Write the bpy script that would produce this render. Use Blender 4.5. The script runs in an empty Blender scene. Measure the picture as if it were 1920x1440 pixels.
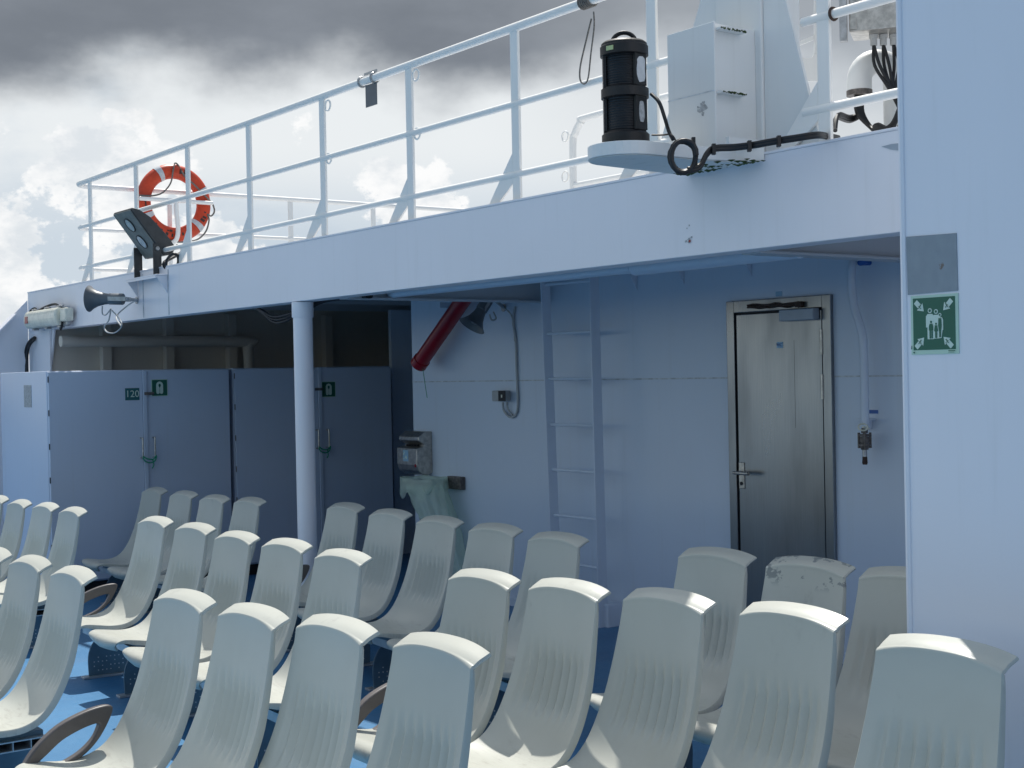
import bpy, math, random
from mathutils import Vector, Matrix
random.seed(7)
rad = math.radians
SC = bpy.context.scene
COL = SC.collection

# ------------------------------------------------------------------ camera, sky, sun, exposure
F_PX, ROLL, PITCH, EYE = 2600.0, 0.020, 0.0077, 1.70
FWD0, RGT0, UP0 = Vector((0.592, 0.806, 0)).normalized(), Vector((0.806, -0.592, 0)).normalized(), Vector((0, 0, 1))
FWD = FWD0 * math.cos(PITCH) - UP0 * math.sin(PITCH)
UPP = UP0 * math.cos(PITCH) + FWD0 * math.sin(PITCH)
CX = RGT0 * math.cos(ROLL) - UPP * math.sin(ROLL)
CY = RGT0 * math.sin(ROLL) + UPP * math.cos(ROLL)
CAMPOS = Vector((0, 0, EYE))
cam = bpy.data.cameras.new("camera")
cam.sensor_width = 36.0
cam.lens = 36.0 * F_PX / 1920.0
cam.clip_start, cam.clip_end = 0.05, 6000.0
camo = bpy.data.objects.new("camera", cam)
COL.objects.link(camo)
M = Matrix((CX, CY, -FWD)).transposed().to_4x4()
M.translation = CAMPOS
camo.matrix_world = M
SC.camera = camo

SUN_EL, SUN_AZ = rad(60), math.atan2(0.60, 0.80)          # azimuth from +Y towards +X
sdir = Vector((math.sin(SUN_AZ) * math.cos(SUN_EL), math.cos(SUN_AZ) * math.cos(SUN_EL), math.sin(SUN_EL)))
sl = bpy.data.lights.new("sun", 'SUN')
sl.energy, sl.angle, sl.color = 5.0, rad(0.6), (1.0, 0.965, 0.905)
so = bpy.data.objects.new("sun", sl)
COL.objects.link(so)
so.rotation_euler = sdir.to_track_quat('Z', 'Y').to_euler()

SC.view_settings.view_transform = 'Standard'
SC.view_settings.look = 'None'
SC.view_settings.exposure = 0.0
SC.view_settings.gamma = 1.0

class N:
    """small node-tree writer"""
    def __init__(s, tree):
        s.t = tree
    def __call__(s, typ, **kw):
        n = s.t.nodes.new(typ)
        for k, v in kw.items():
            if k.startswith('i_'):
                key = k[2:]
                n.inputs[int(key) if key.isdigit() else key.replace('_', ' ')].default_value = v
            else:
                setattr(n, k, v)
        return n
    def link(s, a, b):
        s.t.links.new(a, b)
    def val(s, x, sock):
        if hasattr(x, 'is_output'):
            s.link(x, sock)
        else:
            sock.default_value = x
    def math(s, op, a, b=0.0, c=0.0, clamp=False):
        n = s('ShaderNodeMath', operation=op, use_clamp=clamp)
        for k, v in enumerate((a, b, c)):
            s.val(v, n.inputs[k])
        return n.outputs[0]
    def smooth(s, x, a, b):
        n = s('ShaderNodeMapRange', interpolation_type='SMOOTHSTEP')
        s.val(x, n.inputs[0])
        n.inputs[1].default_value, n.inputs[2].default_value = a, b
        return n.outputs[0]
    def mix(s, f, a, b, blend='MIX'):
        n = s('ShaderNodeMix', data_type='RGBA', blend_type=blend)
        s.val(f, n.inputs[0])
        for v, k in ((a, 6), (b, 7)):
            if hasattr(v, 'is_output'):
                s.link(v, n.inputs[k])
            else:
                n.inputs[k].default_value = (*v, 1.0)
        return n.outputs[2]
    def noise(s, vec, scale, detail=4.0, rough=0.55, dist=0.0):
        n = s('ShaderNodeTexNoise')
        if vec is not None:
            s.link(vec, n.inputs['Vector'])
        n.inputs['Scale'].default_value = scale
        n.inputs['Detail'].default_value = detail
        n.inputs['Roughness'].default_value = rough
        n.inputs['Distortion'].default_value = dist
        return n.outputs['Fac']
    def mapping(s, vec, scale=(1, 1, 1), loc=(0, 0, 0)):
        n = s('ShaderNodeMapping')
        s.link(vec, n.inputs[0])
        n.inputs['Location'].default_value = loc
        n.inputs['Scale'].default_value = scale
        return n.outputs[0]

world = bpy.data.worlds.new("World")
SC.world = world
world.use_nodes = True
w = N(world.node_tree)
for n_ in list(world.node_tree.nodes):
    world.node_tree.nodes.remove(n_)
STR = 0.10
sky = w('ShaderNodeTexSky', sky_type='NISHITA', sun_disc=False, sun_elevation=SUN_EL, sun_rotation=SUN_AZ,
        altitude=0.0, air_density=1.0, dust_density=0.6, ozone_density=1.2)
tc = w('ShaderNodeTexCoord')
D = tc.outputs['Generated']
sep = w('ShaderNodeSeparateXYZ'); w.link(D, sep.inputs[0])
zz = sep.outputs[2]
K = 1.0 / STR
col = lambda r, g, b, m=1.0: (r * K * m, g * K * m, b * K * m)
dot = w('ShaderNodeVectorMath', operation='DOT_PRODUCT'); w.link(D, dot.inputs[0]); dot.inputs[1].default_value = FWD0
front = w.smooth(dot.outputs['Value'], -0.15, 0.45)
n1 = w.noise(w.mapping(D, (1, 1, 2.4), (0.3, 0.1, 0.0)), 4.2, 7, 0.56)
n2 = w.noise(w.mapping(D, (1, 1, 1.25), (3.1, 0.4, 0.35)), 11.0, 10, 0.60)
n3 = w.noise(w.mapping(D, (1, 1, 1.6), (1.7, 5.2, 0.2)), 21.0, 8, 0.62)
n4 = w.noise(w.mapping(D, (1, 1, 1.8), (7.7, 2.2, 3.2)), 6.0, 5, 0.50)
gap = (0.555, 0.645, 0.735)
veil = w.mix(w.math('MULTIPLY', w.smooth(n1, 0.27, 0.49), w.math('ADD', 0.18, w.math('MULTIPLY', w.smooth(zz, 0.09, 0.165), 0.82))), col(*gap), col(0.83, 0.865, 0.885))
# heaped cumulus near the horizon
side = w('ShaderNodeVectorMath', operation='DOT_PRODUCT'); w.link(D, side.inputs[0]); side.inputs[1].default_value = RGT0
cul = w.math('ADD', n2, w.math('MULTIPLY', zz, -2.1))
cul = w.math('ADD', cul, w.math('MULTIPLY', side.outputs['Value'], -0.30))
cum = w.smooth(cul, 0.275, 0.312)
cumc = w.mix(w.smooth(n3, 0.34, 0.62), col(0.74, 0.785, 0.825), col(0.98, 0.985, 0.985))
c_ = w.mix(cum, veil, cumc)
# heavy grey cloud base higher up
gr = w.math('MULTIPLY', w.math('MULTIPLY', w.smooth(side.outputs['Value'], -0.03, 0.16), w.smooth(w.math('ADD', zz, w.math('MULTIPLY', w.math('SUBTRACT', n4, 0.5), 0.12)), 0.10, 0.25)), 0.75)
c_ = w.mix(gr, c_, col(0.40, 0.445, 0.50))
dk = w.math('ADD', zz, w.math('MULTIPLY', w.math('SUBTRACT', n4, 0.5), 0.115))
dk = w.math('ADD', dk, w.math('MULTIPLY', w.math('SUBTRACT', n2, 0.5), 0.035))
dark = w.math('MULTIPLY', w.smooth(dk, 0.186, 0.236), w.math('SUBTRACT', 1.0, w.smooth(zz, 0.40, 0.62)))
rfade = w.math('SUBTRACT', 1.0, w.math('MULTIPLY', w.smooth(side.outputs['Value'], -0.02, 0.20), 0.45))
dark = w.math('MULTIPLY', dark, rfade)
darkc = w.mix(w.smooth(n1, 0.35, 0.65), col(0.190, 0.214, 0.250), col(0.255, 0.283, 0.325))
c_ = w.mix(dark, c_, darkc)
# open blue sky with scattered cloud on the other side
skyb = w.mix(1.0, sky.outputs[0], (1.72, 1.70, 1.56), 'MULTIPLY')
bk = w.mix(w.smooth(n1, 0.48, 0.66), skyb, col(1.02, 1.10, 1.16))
# low sky astern darkened, an unseen addition that dims light on the lockers
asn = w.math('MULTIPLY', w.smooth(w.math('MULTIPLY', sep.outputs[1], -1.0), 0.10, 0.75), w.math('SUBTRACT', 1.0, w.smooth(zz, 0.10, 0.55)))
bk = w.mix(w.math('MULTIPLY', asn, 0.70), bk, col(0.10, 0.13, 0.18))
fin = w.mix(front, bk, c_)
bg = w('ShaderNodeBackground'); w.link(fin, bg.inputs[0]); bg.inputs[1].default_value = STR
wo = w('ShaderNodeOutputWorld'); w.link(bg.outputs[0], wo.inputs[0])

# ------------------------------------------------------------------ helpers
def ray(px, py):
    X, Y = (px - 960.0) / F_PX, (720.0 - py) / F_PX
    return (CX * X + CY * Y + FWD)

def at(px, py, x=None, y=None, z=None):
    r = ray(px, py)
    if x is not None: t = x / r.x
    elif y is not None: t = y / r.y
    else: t = (z - EYE) / r.z
    return CAMPOS + r * t

def atd(px, py, d):
    return CAMPOS + ray(px, py) * d

def V(*a): return Vector(a)

def cr(pts, k=6, closed=False):
    pts = [Vector(p) for p in pts]
    out = []
    n = len(pts)
    rng = range(n if closed else n - 1)
    for i in rng:
        if closed:
            p0, p1, p2, p3 = pts[i - 1], pts[i], pts[(i + 1) % n], pts[(i + 2) % n]
        else:
            p0, p1, p2, p3 = pts[max(i - 1, 0)], pts[i], pts[i + 1], pts[min(i + 2, n - 1)]
        for j in range(k):
            t = j / k
            out.append(0.5 * ((2 * p1) + (p2 - p0) * t + (2 * p0 - 5 * p1 + 4 * p2 - p3) * t * t + (3 * p1 - p0 - 3 * p2 + p3) * t ** 3))
    if not closed:
        out.append(pts[-1])
    return out

class MB:
    def __init__(s):
        s.v, s.f, s.mi = [], [], []
        s.cur = 0
    def mat(s, k):
        s.cur = k; return s
    def add(s, vs, fs):
        b = len(s.v)
        s.v += [Vector(p) for p in vs]
        for f in fs:
            s.f.append(tuple(b + i for i in f)); s.mi.append(s.cur)
        return s
    def obox(s, c, ex, ey, ez):
        c, ex, ey, ez = Vector(c), Vector(ex), Vector(ey), Vector(ez)
        vs = [c + ex * a + ey * b + ez * d for d in (-1, 1) for b in (-1, 1) for a in (-1, 1)]
        fs = [(0, 2, 3, 1), (4, 5, 7, 6), (0, 1, 5, 4), (2, 6, 7, 3), (0, 4, 6, 2), (1, 3, 7, 5)]
        return s.add(vs, fs)
    def box(s, x0, x1, y0, y1, z0, z1):
        return s.obox(((x0 + x1) / 2, (y0 + y1) / 2, (z0 + z1) / 2), ((x1 - x0) / 2, 0, 0), (0, (y1 - y0) / 2, 0), (0, 0, (z1 - z0) / 2))
    def prism(s, poly, ext):
        poly = [Vector(p) for p in poly]; ext = Vector(ext); n = len(poly)
        nrm = Vector((0, 0, 0))
        for i in range(n):
            nrm += poly[i].cross(poly[(i + 1) % n])
        if nrm.dot(ext) > 0: poly = poly[::-1]
        vs = poly + [p + ext for p in poly]
        fs = [tuple(range(n)), tuple(range(2 * n - 1, n - 1, -1))]
        for i in range(n):
            j = (i + 1) % n
            fs.append((j, i, i + n, j + n))
        return s.add(vs, fs)
    def ringprism(s, outer, inner, ext):
        n = len(outer); ext = Vector(ext)
        o = [Vector(p) for p in outer]; q = [Vector(p) for p in inner]
        vs = o + q + [p + ext for p in o] + [p + ext for p in q]
        fs = []
        for i in range(n):
            j = (i + 1) % n
            fs += [(i, j, n + j, n + i), (2 * n + j, 2 * n + i, 3 * n + i, 3 * n + j), (j, i, 2 * n + i, 2 * n + j), (n + i, n + j, 3 * n + j, 3 * n + i)]
        return s.add(vs, fs)
    def tube(s, pts, r, n=8, closed=False, caps=True, flat=None):
        pts = [Vector(p) for p in pts]; m = len(pts)
        rr = r if isinstance(r, (list, tuple)) else [r] * m
        T = []
        for i in range(m):
            a = pts[i - 1] if (i > 0 or closed) else pts[i]
            b = pts[(i + 1) % m] if (i < m - 1 or closed) else pts[i]
            T.append((b - a).normalized())
        u = T[0].orthogonal().normalized()
        if flat is not None: u = (Vector(flat) - T[0] * Vector(flat).dot(T[0])).normalized()
        vs = []
        for i in range(m):
            u = (u - T[i] * u.dot(T[i])).normalized()
            v = T[i].cross(u)
            for k in range(n):
                a = 2 * math.pi * k / n
                vs.append(pts[i] + (u * math.cos(a) + v * math.sin(a)) * rr[i])
        fs = []
        for i in range(m if closed else m - 1):
            j = (i + 1) % m
            for k in range(n):
                l = (k + 1) % n
                fs.append((i * n + k, i * n + l, j * n + l, j * n + k))
        if caps and not closed:
            fs.append(tuple(range(n - 1, -1, -1))); fs.append(tuple((m - 1) * n + k for k in range(n)))
        return s.add(vs, fs)
    def lathe(s, prof, base, axis=(0, 0, 1), n=24, sx=1.0):
        """prof: (radius, distance along axis)"""
        base, ax = Vector(base), Vector(axis).normalized()
        u = ax.orthogonal().normalized(); v = ax.cross(u)
        vs = []; m = len(prof)
        for (r, h) in prof:
            for k in range(n):
                a = 2 * math.pi * k / n
                vs.append(base + ax * h + (u * math.cos(a) + v * math.sin(a)) * r)
        fs = []
        for i in range(m - 1):
            for k in range(n):
                l = (k + 1) % n
                fs.append((i * n + k, i * n + l, (i + 1) * n + l, (i + 1) * n + k))
        if prof[0][0] > 1e-6: fs.append(tuple(range(n - 1, -1, -1)))
        if prof[-1][0] > 1e-6: fs.append(tuple((m - 1) * n + k for k in range(n)))
        return s.add(vs, fs)
    def disc(s, c, nrm, r, n=20, ext=0.001, sx=1.0):
        c, nrm = Vector(c), Vector(nrm).normalized()
        u = Vector((0, 0, 1)) if abs(nrm.z) < 0.9 else Vector((1, 0, 0))
        u = (u - nrm * u.dot(nrm)).normalized(); v = nrm.cross(u)
        return s.prism([c + u * math.cos(2 * math.pi * k / n) * r + v * math.sin(2 * math.pi * k / n) * r * sx for k in range(n)], nrm * ext)
    def build(s, name, mats, parent=None, smooth=True, bevel=0.0, ang=38, bseg=2):
        if not isinstance(mats, (list, tuple)): mats = [mats]
        if parent is not None:
            root = parent
            while root.parent: root = root.parent
            off = Vector(root.location)
        else:
            lo = [min(p[k] for p in s.v) for k in range(3)]; hi = [max(p[k] for p in s.v) for k in range(3)]
            off = Vector(((lo[0] + hi[0]) / 2, (lo[1] + hi[1]) / 2, lo[2]))
        me = bpy.data.meshes.new(name)
        me.from_pydata([tuple(p - off) for p in s.v], [], s.f)
        for m in mats: me.materials.append(m)
        me.polygons.foreach_set('material_index', s.mi)
        if smooth:
            me.polygons.foreach_set('use_smooth', [True] * len(me.polygons))
            me.set_sharp_from_angle(angle=rad(ang))
        me.update()
        o = bpy.data.objects.new(name, me)
        COL.objects.link(o)
        if parent is not None: o.parent = parent
        else: o.location = off
        if bevel > 0:
            b = o.modifiers.new('bevel', 'BEVEL'); b.width = bevel; b.segments = bseg; b.limit_method = 'ANGLE'; b.angle_limit = rad(40)
            b.harden_normals = False
        return o

def tag(o, label=None, cat=None, group=None, kind=None):
    if label: o['label'] = label
    if cat: o['category'] = cat
    if group: o['group'] = group
    if kind: o['kind'] = kind
    return o

def thing(name, label, cat, loc, group=None, rz=0.0):
    o = bpy.data.objects.new(name, None)
    COL.objects.link(o)
    o.empty_display_size = 0.1
    o.location = loc; o.rotation_euler = (0, 0, rz)
    return tag(o, label, cat, group)

def text_mesh(name, txt, size, origin, e1, e2, mat, parent, ext=0.001, align='CENTER', font_scale_x=1.0):
    cu = bpy.data.curves.new(name, 'FONT')
    cu.body = txt; cu.size = size; cu.align_x = align; cu.align_y = 'CENTER'; cu.extrude = 0.0005; cu.resolution_u = 3
    to = bpy.data.objects.new('tmp_text', cu); COL.objects.link(to)
    dg = bpy.context.evaluated_depsgraph_get()
    me = bpy.data.meshes.new_from_object(to.evaluated_get(dg))
    bpy.data.objects.remove(to)
    e1, e2 = Vector(e1), Vector(e2); e3 = e1.cross(e2)
    root = parent
    while root.parent: root = root.parent
    for v in me.vertices:
        c = v.co.copy()
        v.co = Vector(origin) - Vector(root.location) + e1 * c.x * font_scale_x + e2 * c.y + e3 * (c.z + ext)
    me.name = name
    me.materials.clear(); me.materials.append(mat)
    o = bpy.data.objects.new(name, me); COL.objects.link(o); o.parent = parent
    return o

# ------------------------------------------------------------------ materials
MATS = {}
def newmat(name):
    m = bpy.data.materials.new(name); m.use_nodes = True
    nt = m.node_tree
    p = nt.nodes['Principled BSDF']
    MATS[name] = m
    return m, N(nt), p

def simple(name, c, rough=0.5, metal=0.0, var=0.12, scale=9.0, bump=0.0, spec=0.5, **kw):
    m, n, p = newmat(name)
    tcn = n('ShaderNodeTexCoord'); ov = tcn.outputs['Object']
    f = n.noise(ov, scale, 6, 0.6)
    dk = tuple(x * (1 - var) for x in c); lt = tuple(min(1, x * (1 + var * 0.7)) for x in c)
    n.link(n.mix(n.smooth(f, 0.3, 0.7), dk, lt), p.inputs['Base Color'])
    p.inputs['Roughness'].default_value = rough
    p.inputs['Metallic'].default_value = metal
    p.inputs['Specular IOR Level'].default_value = spec
    if bump > 0:
        b = n('ShaderNodeBump'); b.inputs['Strength'].default_value = bump; b.inputs['Distance'].default_value = 0.004
        n.link(n.noise(ov, scale * 6, 4), b.inputs['Height']); n.link(b.outputs[0], p.inputs['Normal'])
    for k, v in kw.items():
        p.inputs[k.replace('_', ' ')].default_value = v
    return m

def paint(name, c=(0.79, 0.80, 0.80), rough=0.38, streak=0.13, rust=0.0, ripple=0.40, dirt=(0.46, 0.45, 0.41), dirtamt=0.30):
    """gloss marine paint on steel: plate ripple, rain streaks, grime spots, a little rust"""
    m, n, p = newmat(name)
    g = n('ShaderNodeNewGeometry'); pos = g.outputs['Position']
    big = n.noise(pos, 0.9, 4, 0.5)
    st = n.noise(n.mapping(pos, (9, 9, 0.5)), 1.6, 5, 0.65)
    sp = n.noise(pos, 26, 6, 0.7)
    base = n.mix(n.smooth(big, 0.3, 0.7), tuple(x * 0.96 for x in c), c)
    base = n.mix(n.math('MULTIPLY', n.smooth(st, 0.52, 0.80), streak), base, dirt)
    base = n.mix(n.math('MULTIPLY', n.smooth(sp, 0.70, 0.78), dirtamt), base, dirt)
    if rust > 0:
        rn = n.noise(n.mapping(pos, (1, 1, 0.35)), 7.0, 8, 0.7)
        base = n.mix(n.math('MULTIPLY', n.smooth(rn, 0.76 - rust, 0.80 - rust * 0.8), 0.8), base, (0.20, 0.09, 0.035))
    n.link(base, p.inputs['Base Color'])
    rr = n('ShaderNodeMapRange'); n.link(sp, rr.inputs[0]); rr.inputs[3].default_value = rough - 0.06; rr.inputs[4].default_value = rough + 0.10
    n.link(rr.outputs[0], p.inputs['Roughness'])
    b = n('ShaderNodeBump'); b.inputs['Strength'].default_value = ripple; b.inputs['Distance'].default_value = 0.012
    hh = n.math('ADD', n.noise(pos, 2.6, 2, 0.4), n.math('MULTIPLY', n.noise(pos, 70, 3, 0.5), 0.05))
    n.link(hh, b.inputs['Height']); n.link(b.outputs[0], p.inputs['Normal'])
    return m

white = paint('white_paint', (0.855, 0.845, 0.885))
white2 = paint('white_paint_worn', (0.78, 0.79, 0.78), 0.42, 0.16, 0.02, 0.3)
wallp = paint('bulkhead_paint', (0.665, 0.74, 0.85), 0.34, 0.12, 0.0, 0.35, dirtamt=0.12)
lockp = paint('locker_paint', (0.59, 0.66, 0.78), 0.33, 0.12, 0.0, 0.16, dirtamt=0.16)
dimp = paint('recess_paint', (0.74, 0.67, 0.58), 0.6, 0.2, 0.0, 0.3)
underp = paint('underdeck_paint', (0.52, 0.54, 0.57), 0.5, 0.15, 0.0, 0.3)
railp = paint('rail_paint', (0.92, 0.90, 0.86), 0.40, 0.06, 0.0, 0.1)
seamp = simple('weld_seam', (0.58, 0.62, 0.66), 0.5, var=0.3, scale=14)
black = simple('black_plastic', (0.008, 0.008, 0.009), 0.5, var=0.3, scale=14, bump=0.15)
cable = simple('black_cable', (0.010, 0.010, 0.012), 0.5, var=0.2)
rubber = simple('dark_gasket', (0.015, 0.016, 0.02), 0.6)
greyc = simple('grey_cable', (0.46, 0.47, 0.47), 0.5)
rope = simple('rope_grey', (0.20, 0.18, 0.16), 0.85, var=0.35, scale=120, bump=0.4)
cordg = simple('green_cord', (0.02, 0.30, 0.17), 0.6, var=0.2)
galv = simple('galvanised', (0.42, 0.43, 0.44), 0.42, 0.75, var=0.25, scale=26, bump=0.1)
brass = simple('valve_metal', (0.16, 0.14, 0.13), 0.5, 0.4, var=0.4, scale=40, bump=0.3)
brown = simple('oxide_hose', (0.055, 0.030, 0.022), 0.7, var=0.4, scale=60, bump=0.4)
redp = simple('red_plastic', (0.30, 0.008, 0.018), 0.32, var=0.12, scale=5)
horng = simple('horn_grey', (0.12, 0.135, 0.15), 0.42, var=0.15)
hornm = simple('horn_throat', (0.16, 0.18, 0.20), 0.5)
floodg = simple('flood_grey', (0.20, 0.215, 0.20), 0.45, 0.2, var=0.18, scale=18, bump=0.08)
floodd = simple('flood_dark', (0.055, 0.058, 0.06), 0.5, 0.2, var=0.2, scale=18)
lensm = simple('flood_lens', (0.62, 0.66, 0.66), 0.12, 0.3, var=0.25, scale=30)
lampw = simple('lamp_cover', (0.74, 0.73, 0.62), 0.28, var=0.12, scale=20)
orange = simple('buoy_orange', (0.62, 0.055, 0.012), 0.42, var=0.16, scale=12, bump=0.05)
tape = simple('reflective_tape', (0.60, 0.61, 0.62), 0.35, 0.1, var=0.12, scale=30)
ink = simple('faded_ink', (0.06, 0.035, 0.03), 0.7)
armm = simple('armrest_brown', (0.105, 0.093, 0.090), 0.42, var=0.12, scale=16)
legm = simple('leg_panel_blue', (0.095, 0.165, 0.225), 0.40, var=0.15, scale=7, bump=0.05)
alu = simple('aluminium_rail', (0.50, 0.52, 0.54), 0.4, 0.7, var=0.15)
green = simple('sign_green', (0.006, 0.115, 0.070), 0.35, var=0.05)
lumi = simple('sign_pale', (0.50, 0.68, 0.55), 0.45, var=0.04)
pale = simple('sign_pictogram', (0.62, 0.74, 0.64), 0.45, var=0.04)
teal = simple('number_plate_teal', (0.020, 0.130, 0.140), 0.4, var=0.08)
bluep = simple('label_blue', (0.02, 0.11, 0.40), 0.4, var=0.06)
lblue = simple('label_light_blue', (0.30, 0.50, 0.66), 0.4, var=0.06)
closer = simple('closer_grey', (0.36, 0.41, 0.47), 0.4, 0.1, var=0.06)
moss = simple('moss', (0.045, 0.075, 0.016), 0.9, var=0.5, scale=60, bump=0.6)
patchm, n_, p_ = newmat('grey_primer')
_g = n_('ShaderNodeNewGeometry').outputs['Position']
_r = n_.smooth(n_.noise(_g, 20, 8, 0.62), 0.665, 0.72)
_b = n_.mix(n_.smooth(n_.noise(n_.mapping(_g, (3, 3, 2)), 8, 5), 0.2, 0.8), (0.250, 0.285, 0.315), (0.295, 0.33, 0.36))
n_.link(n_.mix(n_.math('MULTIPLY', _r, 0.75), _b, (0.17, 0.085, 0.03)), p_.inputs['Base Color'])
p_.inputs['Roughness'].default_value = 0.55

# chipped paint patch
chipm = simple('bare_primer_chip', (0.40, 0.41, 0.42), 0.6, var=0.3, scale=60)
soffm = paint('platform_underside', (0.66, 0.70, 0.70), 0.6, 0.3, 0.03, 0.3, dirt=(0.06, 0.08, 0.03), dirtamt=0.8)

# brushed stainless steel
steel, n_, p_ = newmat('stainless_door')
_g = n_('ShaderNodeNewGeometry').outputs['Position']
_s1 = n_.noise(n_.mapping(_g, (60, 60, 1.2)), 2.2, 6, 0.65)
_s2 = n_.noise(n_.mapping(_g, (2.6, 2.6, 0.7)), 1.7, 4, 0.5)
_b = n_.mix(n_.smooth(_s1, 0.3, 0.7), (0.262, 0.278, 0.298), (0.292, 0.306, 0.324))
_b = n_.mix(n_.math('MULTIPLY', n_.smooth(_s2, 0.40, 0.75), 0.50), _b, (0.15, 0.155, 0.16))
n_.link(_b, p_.inputs['Base Color'])
p_.inputs['Metallic'].default_value = 1.0
_rr = n_('ShaderNodeMapRange'); n_.link(_s2, _rr.inputs[0]); _rr.inputs[3].default_value = 0.20; _rr.inputs[4].default_value = 0.42
n_.link(_rr.outputs[0], p_.inputs['Roughness'])
_bp = n_('ShaderNodeBump'); _bp.inputs['Strength'].default_value = 0.03; _bp.inputs['Distance'].default_value = 0.004
n_.link(_s1, _bp.inputs['Height']); n_.link(_bp.outputs[0], p_.inputs['Normal'])
steel2 = simple('stainless_fitting', (0.48, 0.46, 0.43), 0.32, 0.85, var=0.25, scale=30)

# painted blue deck
deckm, n_, p_ = newmat('blue_deck_paint')
_g = n_('ShaderNodeNewGeometry').outputs['Position']
_a = n_.noise(_g, 1.3, 6, 0.6); _c = n_.noise(_g, 38, 5, 0.7); _e = n_.noise(n_.mapping(_g, (0.6, 3.0, 1)), 1.1, 4)
_b = n_.mix(n_.smooth(_a, 0.3, 0.7), (0.040, 0.170, 0.345), (0.054, 0.205, 0.395))
_b = n_.mix(n_.math('MULTIPLY', n_.smooth(_c, 0.60, 0.75), 0.35), _b, (0.10, 0.26, 0.52))
_b = n_.mix(n_.math('MULTIPLY', n_.smooth(_e, 0.52, 0.72), 0.35), _b, (0.07, 0.13, 0.24))
_b = n_.mix(n_.math('MULTIPLY', n_.smooth(n_.noise(n_.mapping(_g, (9, 1.5, 1)), 5, 7, 0.7), 0.60, 0.70), 0.5), _b, (0.14, 0.27, 0.45))
n_.link(_b, p_.inputs['Base Color'])
_rr = n_('ShaderNodeMapRange'); n_.link(_c, _rr.inputs[0]); _rr.inputs[3].default_value = 0.30; _rr.inputs[4].default_value = 0.58
n_.link(_rr.outputs[0], p_.inputs['Roughness'])
_bp = n_('ShaderNodeBump'); _bp.inputs['Strength'].default_value = 0.35; _bp.inputs['Distance'].default_value = 0.004
n_.link(n_.noise(_g, 90, 4, 0.7), _bp.inputs['Height']); n_.link(_bp.outputs[0], p_.inputs['Normal'])

def chair_material(name, scuff=False):
    m, n, p = newmat(name)
    tcn = n('ShaderNodeTexCoord'); ov = tcn.outputs['Object']
    oi = n('ShaderNodeObjectInfo')
    sh = n('ShaderNodeVectorMath', operation='ADD'); n.link(ov, sh.inputs[0])
    rv = n('ShaderNodeCombineXYZ')
    for k, s_ in enumerate((37.0, 11.0, 53.0)): n.link(n.math('MULTIPLY', oi.outputs['Random'], s_), rv.inputs[k])
    n.link(rv.outputs[0], sh.inputs[1]); pv = sh.outputs[0]
    tone = n.mix(oi.outputs['Random'], (0.475, 0.48, 0.425), (0.53, 0.535, 0.475))
    a = n.noise(pv, 5, 6, 0.6); s = n.noise(n.mapping(pv, (7, 7, 1.2)), 4, 5, 0.65); d = n.noise(pv, 42, 6, 0.7)
    c = n.mix(n.math('MULTIPLY', n.smooth(a, 0.35, 0.75), 0.30), tone, (0.44, 0.435, 0.375))
    c = n.mix(n.math('MULTIPLY', n.smooth(s, 0.60, 0.85), 0.10), c, (0.36, 0.35, 0.31))
    c = n.mix(n.math('MULTIPLY', n.smooth(d, 0.70, 0.76), 0.45), c, (0.20, 0.19, 0.17))
    blot = n.smooth(n.noise(n.mapping(pv, (1, 1, 0.7)), 9, 7, 0.7), 0.60, 0.74)
    c = n.mix(n.math('MULTIPLY', blot, n.math('MULTIPLY', oi.outputs['Random'], 0.45)), c, (0.30, 0.295, 0.265))
    sepz = n('ShaderNodeSeparateXYZ'); n.link(ov, sepz.inputs[0])
    pan = n.math('SUBTRACT', 1.0, n.smooth(sepz.outputs[2], 0.415, 0.45))
    c = n.mix(n.math('MULTIPLY', pan, n.math('MULTIPLY', n.smooth(n.noise(n.mapping(pv, (6, 1.2, 1)), 9, 6, 0.7), 0.50, 0.72), 0.5)), c, (0.30, 0.28, 0.24))
    if scuff:
        sep_ = n('ShaderNodeSeparateXYZ'); n.link(ov, sep_.inputs[0])
        z_ = sep_.outputs[2]
        band = n.math('MULTIPLY', n.smooth(z_, 0.86, 0.91), n.math('SUBTRACT', 1.0, n.smooth(z_, 0.985, 0.995)))
        q = n.smooth(n.noise(n.mapping(ov, (1, 1, 1.6), (2.4, 0.3, 0.9)), 13, 6, 0.62), 0.535, 0.56)
        c = n.mix(n.math('MULTIPLY', n.math('MULTIPLY', band, q), 0.85), c, (0.20, 0.22, 0.22))
    n.link(c, p.inputs['Base Color'])
    rr = n('ShaderNodeMapRange'); n.link(a, rr.inputs[0]); rr.inputs[3].default_value = 0.26; rr.inputs[4].default_value = 0.46
    n.link(rr.outputs[0], p.inputs['Roughness'])
    b = n('ShaderNodeBump'); b.inputs['Strength'].default_value = 0.08; b.inputs['Distance'].default_value = 0.002
    n.link(n.noise(ov, 130, 3), b.inputs['Height']); n.link(b.outputs[0], p.inputs['Normal'])
    return m
chairm = chair_material('seat_plastic')
chairs_scuffed = chair_material('seat_plastic_scuffed', True)

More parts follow.
